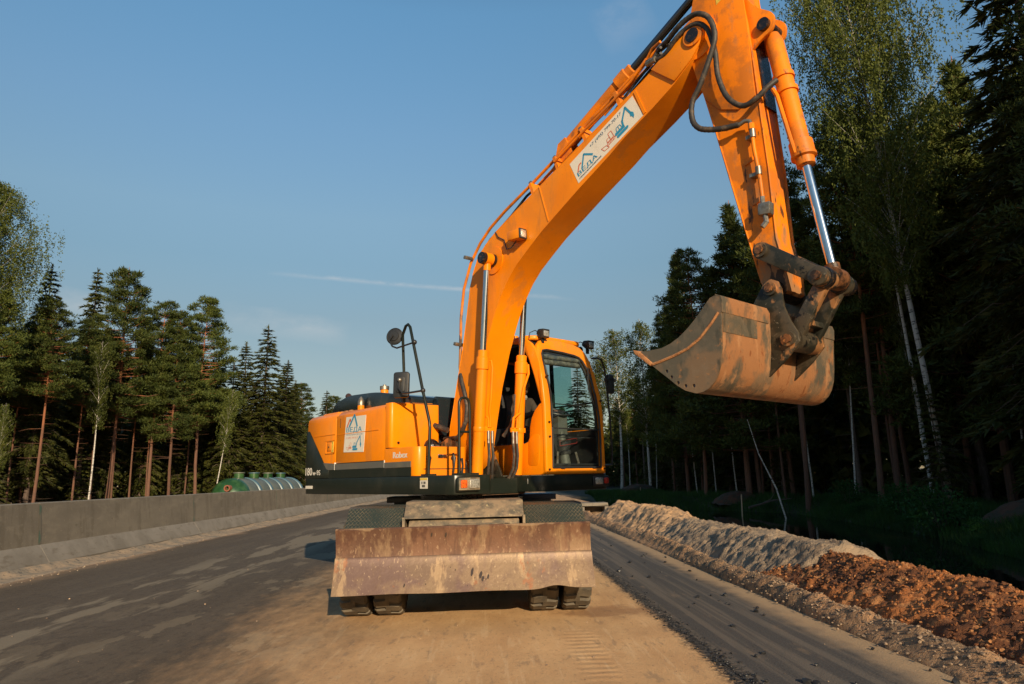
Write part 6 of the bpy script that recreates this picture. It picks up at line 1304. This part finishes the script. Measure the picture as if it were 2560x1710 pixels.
    # work lamps
    for (x, y, z) in ((1.15, .30, 3.10), (1.10, 1.17, 3.06)):
        l_ = U('work_lamp', MB().prism(rounded([(x-.09, z+.01, .03), (x-.01, z-.055, .01), (x+.035, z-.05, .005), (x+.045, z+.055, .005), (x-.05, z+.065, .02)], .02), y-.055, y+.055), blackp, bevel=.01)
        U('lamp_glass', MB().box(x+.034, x+.046, y-.044, y+.044, z-.038, z+.045, Matrix.Rotation(R(-6), 3, 'Y')), lens, l_, bevel=.004); U('lamp_bracket', MB().box(x-.045, x-.02, y-.02, y+.02, z-.11, z-.04), blackp, l_); U('lamp_cable', MB().tube([(x-.07, y, z+.03), (x-.10, y-.06, z+.055), (x-.12, y-.13, z+.02), (x-.12, y-.14, z-.05)], .006, 6), blackp, l_)
    U('beacon_base', MB().cyl((.60, .30, 3.09), (.60, .30, 3.16), .05, 16), orange, cf)
    # door mirror on long arm
    mr_ = U('mirror_bar', MB().tube([(1.2, 1.10, 2.86), (1.2, 1.20, 2.88), (1.2, 1.29, 2.86), (1.2, 1.34, 2.74), (1.2, 1.37, 2.5), (1.2, 1.40, 2.1), (1.2, 1.41, 1.6), (1.2, 1.39, 1.50), (1.2, 1.20, 1.49)], .013, 8), blackp)
    U('mirror_head', MB().box(1.17, 1.23, 1.38, 1.50, 2.42, 2.68), blackp, mr_, bevel=.025)
    U('mirror_clip', MB().box(1.17, 1.23, 1.35, 1.54, 2.58, 2.63), blackp, mr_, bevel=.01)
_before = set(bpy.data.objects)
cab()
for o_ in set(bpy.data.objects)-_before:        # the cab is short behind the seat: pull everything behind x = 0 forward
    if o_.type == 'MESH' and not o_.data.get('fitted'):
        o_.data['fitted'] = 1
        for v_ in o_.data.vertices:
            if v_.co.x < 0: v_.co.x *= .42

# ---- operator -----------------------------------------------------------
def skin_body(V, E_, rad, name, mat, sub=2):
    me = bpy.data.meshes.new(name); me.from_pydata(V, E_, []); o = bpy.data.objects.new(name, me); COL.objects.link(o)
    m = o.modifiers.new('s', 'SKIN'); 
    for i, r in enumerate(rad):
        me.skin_vertices[0].data[i].radius = r if isinstance(r, tuple) else (r, r)
    me.skin_vertices[0].data[0].use_root = True
    s = o.modifiers.new('u', 'SUBSURF'); s.levels = sub; s.render_levels = sub
    bpy.context.view_layer.update(); out = bpy.data.meshes.new_from_object(o.evaluated_get(bpy.context.evaluated_depsgraph_get())); bpy.data.objects.remove(o)
    for p in out.polygons: p.use_smooth = True
    out.materials.clear(); out.materials.append(mat); return out
def operator():
    yc = .62; rt = empty('person', (0, 0, 0)); 
    M_ = Matrix.Translation((-.22, 8.95, 0)) @ Matrix.Rotation(UR[2], 4, 'Z'); rt.matrix_world = M_ @ Matrix.Translation((0, 0, 0))
    tag(rt, 'operator in a peaked cap and dark jacket sitting in the excavator cab', 'person')
    V = [(.22, yc, 1.93), (.24, yc, 2.10), (.30, yc, 2.28), (.33, yc, 2.40), (.36, yc, 2.46), (.40, yc, 2.53), (.42, yc, 2.585),
         (.33, yc-.18, 2.36), (.42, yc-.24, 2.14), (.60, yc-.20, 2.12), (.76, yc-.13, 2.17), (.33, yc+.18, 2.36), (.42, yc+.24, 2.14), (.60, yc+.20, 2.12), (.76, yc+.13, 2.17),
         (.24, yc-.10, 1.92), (.62, yc-.14, 1.95), (.80, yc-.14, 1.56), (.93, yc-.14, 1.50), (.24, yc+.10, 1.92), (.62, yc+.14, 1.95), (.80, yc+.14, 1.56), (.93, yc+.14, 1.50)]
    E_ = [(0, 1), (1, 2), (2, 3), (3, 4), (4, 5), (5, 6), (2, 7), (7, 8), (8, 9), (9, 10), (2, 11), (11, 12), (12, 13), (13, 14), (0, 15), (15, 16), (16, 17), (17, 18), (0, 19), (19, 20), (20, 21), (21, 22)]
    rad = [(.15, .13), (.15, .12), (.16, .12), .07, .055, (.085, .10), (.075, .085), .07, .055, .045, .032, .07, .055, .045, .032, .09, .085, .06, .045, .09, .085, .06, .045]
    body = ob('body', skin_body(V, E_, rad, 'body', jacket), rt)
    # head, features (turned towards the right window)
    Rm = Matrix.Rotation(R(-48), 4, 'Z'); c = Vector((.42, yc-.02, 2.56))
    def H_(mb): mb.v = [tuple(c+(Rm @ Vector(v))) for v in mb.v]; return mb
    hd = MB(); hd.ball((0, 0, .01), (.088, .074, .115), 20, 14).ball((.012, 0, -.065), (.062, .055, .055), 14, 10)
    head = ob('head', H_(hd).mesh('head', skin), rt)
    ob('nose', H_(MB().tube([(.082, 0, .03), (.106, 0, -.012), (.085, 0, -.022)], [.008, .014, .010], 8)).mesh('nose', skin), head)
    for s in (-1, 1):
        ob('ear', H_(MB().ball((-.005, s*.077, 0), (.018, .008, .03), 8, 6)).mesh('ear', skin), head); ob('eye', H_(MB().ball((.079, s*.028, .022), (.007, .013, .007), 8, 6)).mesh('eye', blackp), head); ob('eyebrow', H_(MB().box(.080, .090, s*.028-.018, s*.028+.018, .038, .044)).mesh('brow', jacket), head)
    ob('beard', H_(MB().ball((.022, 0, -.078), (.060, .056, .045), 12, 8)).mesh('beard', M('stubble', (.12, .07, .05), .9)), head); ob('mouth', H_(MB().box(.078, .084, -.022, .022, -.052, -.045)).mesh('mouth', redlens), head)
    cp = MB().ball((-.004, 0, .055), (.094, .080, .075), 18, 10); cp2 = MB().prism([(.06, -.065), (.15, -.045), (.165, 0), (.15, .045), (.06, .065)], .050, .058, 'z')
    hat = ob('cap', H_(cp).mesh('cap', capm), rt); ob('cap_peak', H_(cp2).mesh('peak', capm, .003), hat)
    ob('collar', MB().lathe([(.075, 0), (.085, .03), (.07, .06)], (.34, yc, 2.39), (.25, 0, 1), 16).mesh('collar', clothm), rt)
    ob('shirt_panel', MB().prism([(.42, 2.40), (.46, 2.26), (.47, 2.10), (.455, 2.10), (.445, 2.26), (.40, 2.40)], yc-.10, yc-.03).mesh('shirt', clothm), rt)
    ob('reflective_patch', MB().box(.42, .48, yc-.17, yc-.05, 2.27, 2.33).mesh('patch', hivis, .004), rt)
    for s in (-1, 1):
        base = Vector((.76, yc+s*.13, 2.17)); hb = MB().tube([tuple(base), tuple(base+Vector((.05, 0, .01))), tuple(base+Vector((.085, 0, .01)))], [.028, .038, .03], 10, sy=.6)
        hn = ob('hand', hb.mesh('hand', skin), rt)
        for k in range(4):
            o_ = base+Vector((.08, (k-1.5)*.018, .012)); ln = (.030, .036, .034, .026)[k]
            ob('finger', MB().tube([tuple(o_), tuple(o_+Vector((ln, 0, .006))), tuple(o_+Vector((ln+.014, 0, -.016))), tuple(o_+Vector((ln, 0, -.034)))], [.0095, .009, .0085, .007], 7).mesh('finger', skin), hn)
        o_ = base+Vector((.045, -s*.03, 0)); ob('thumb', MB().tube([tuple(o_), tuple(o_+Vector((.025, -s*.02, -.008))), tuple(o_+Vector((.05, -s*.015, -.02)))], [.012, .010, .008], 7).mesh('thumb', skin), hn)
operator()
print('objects', len(bpy.data.objects))
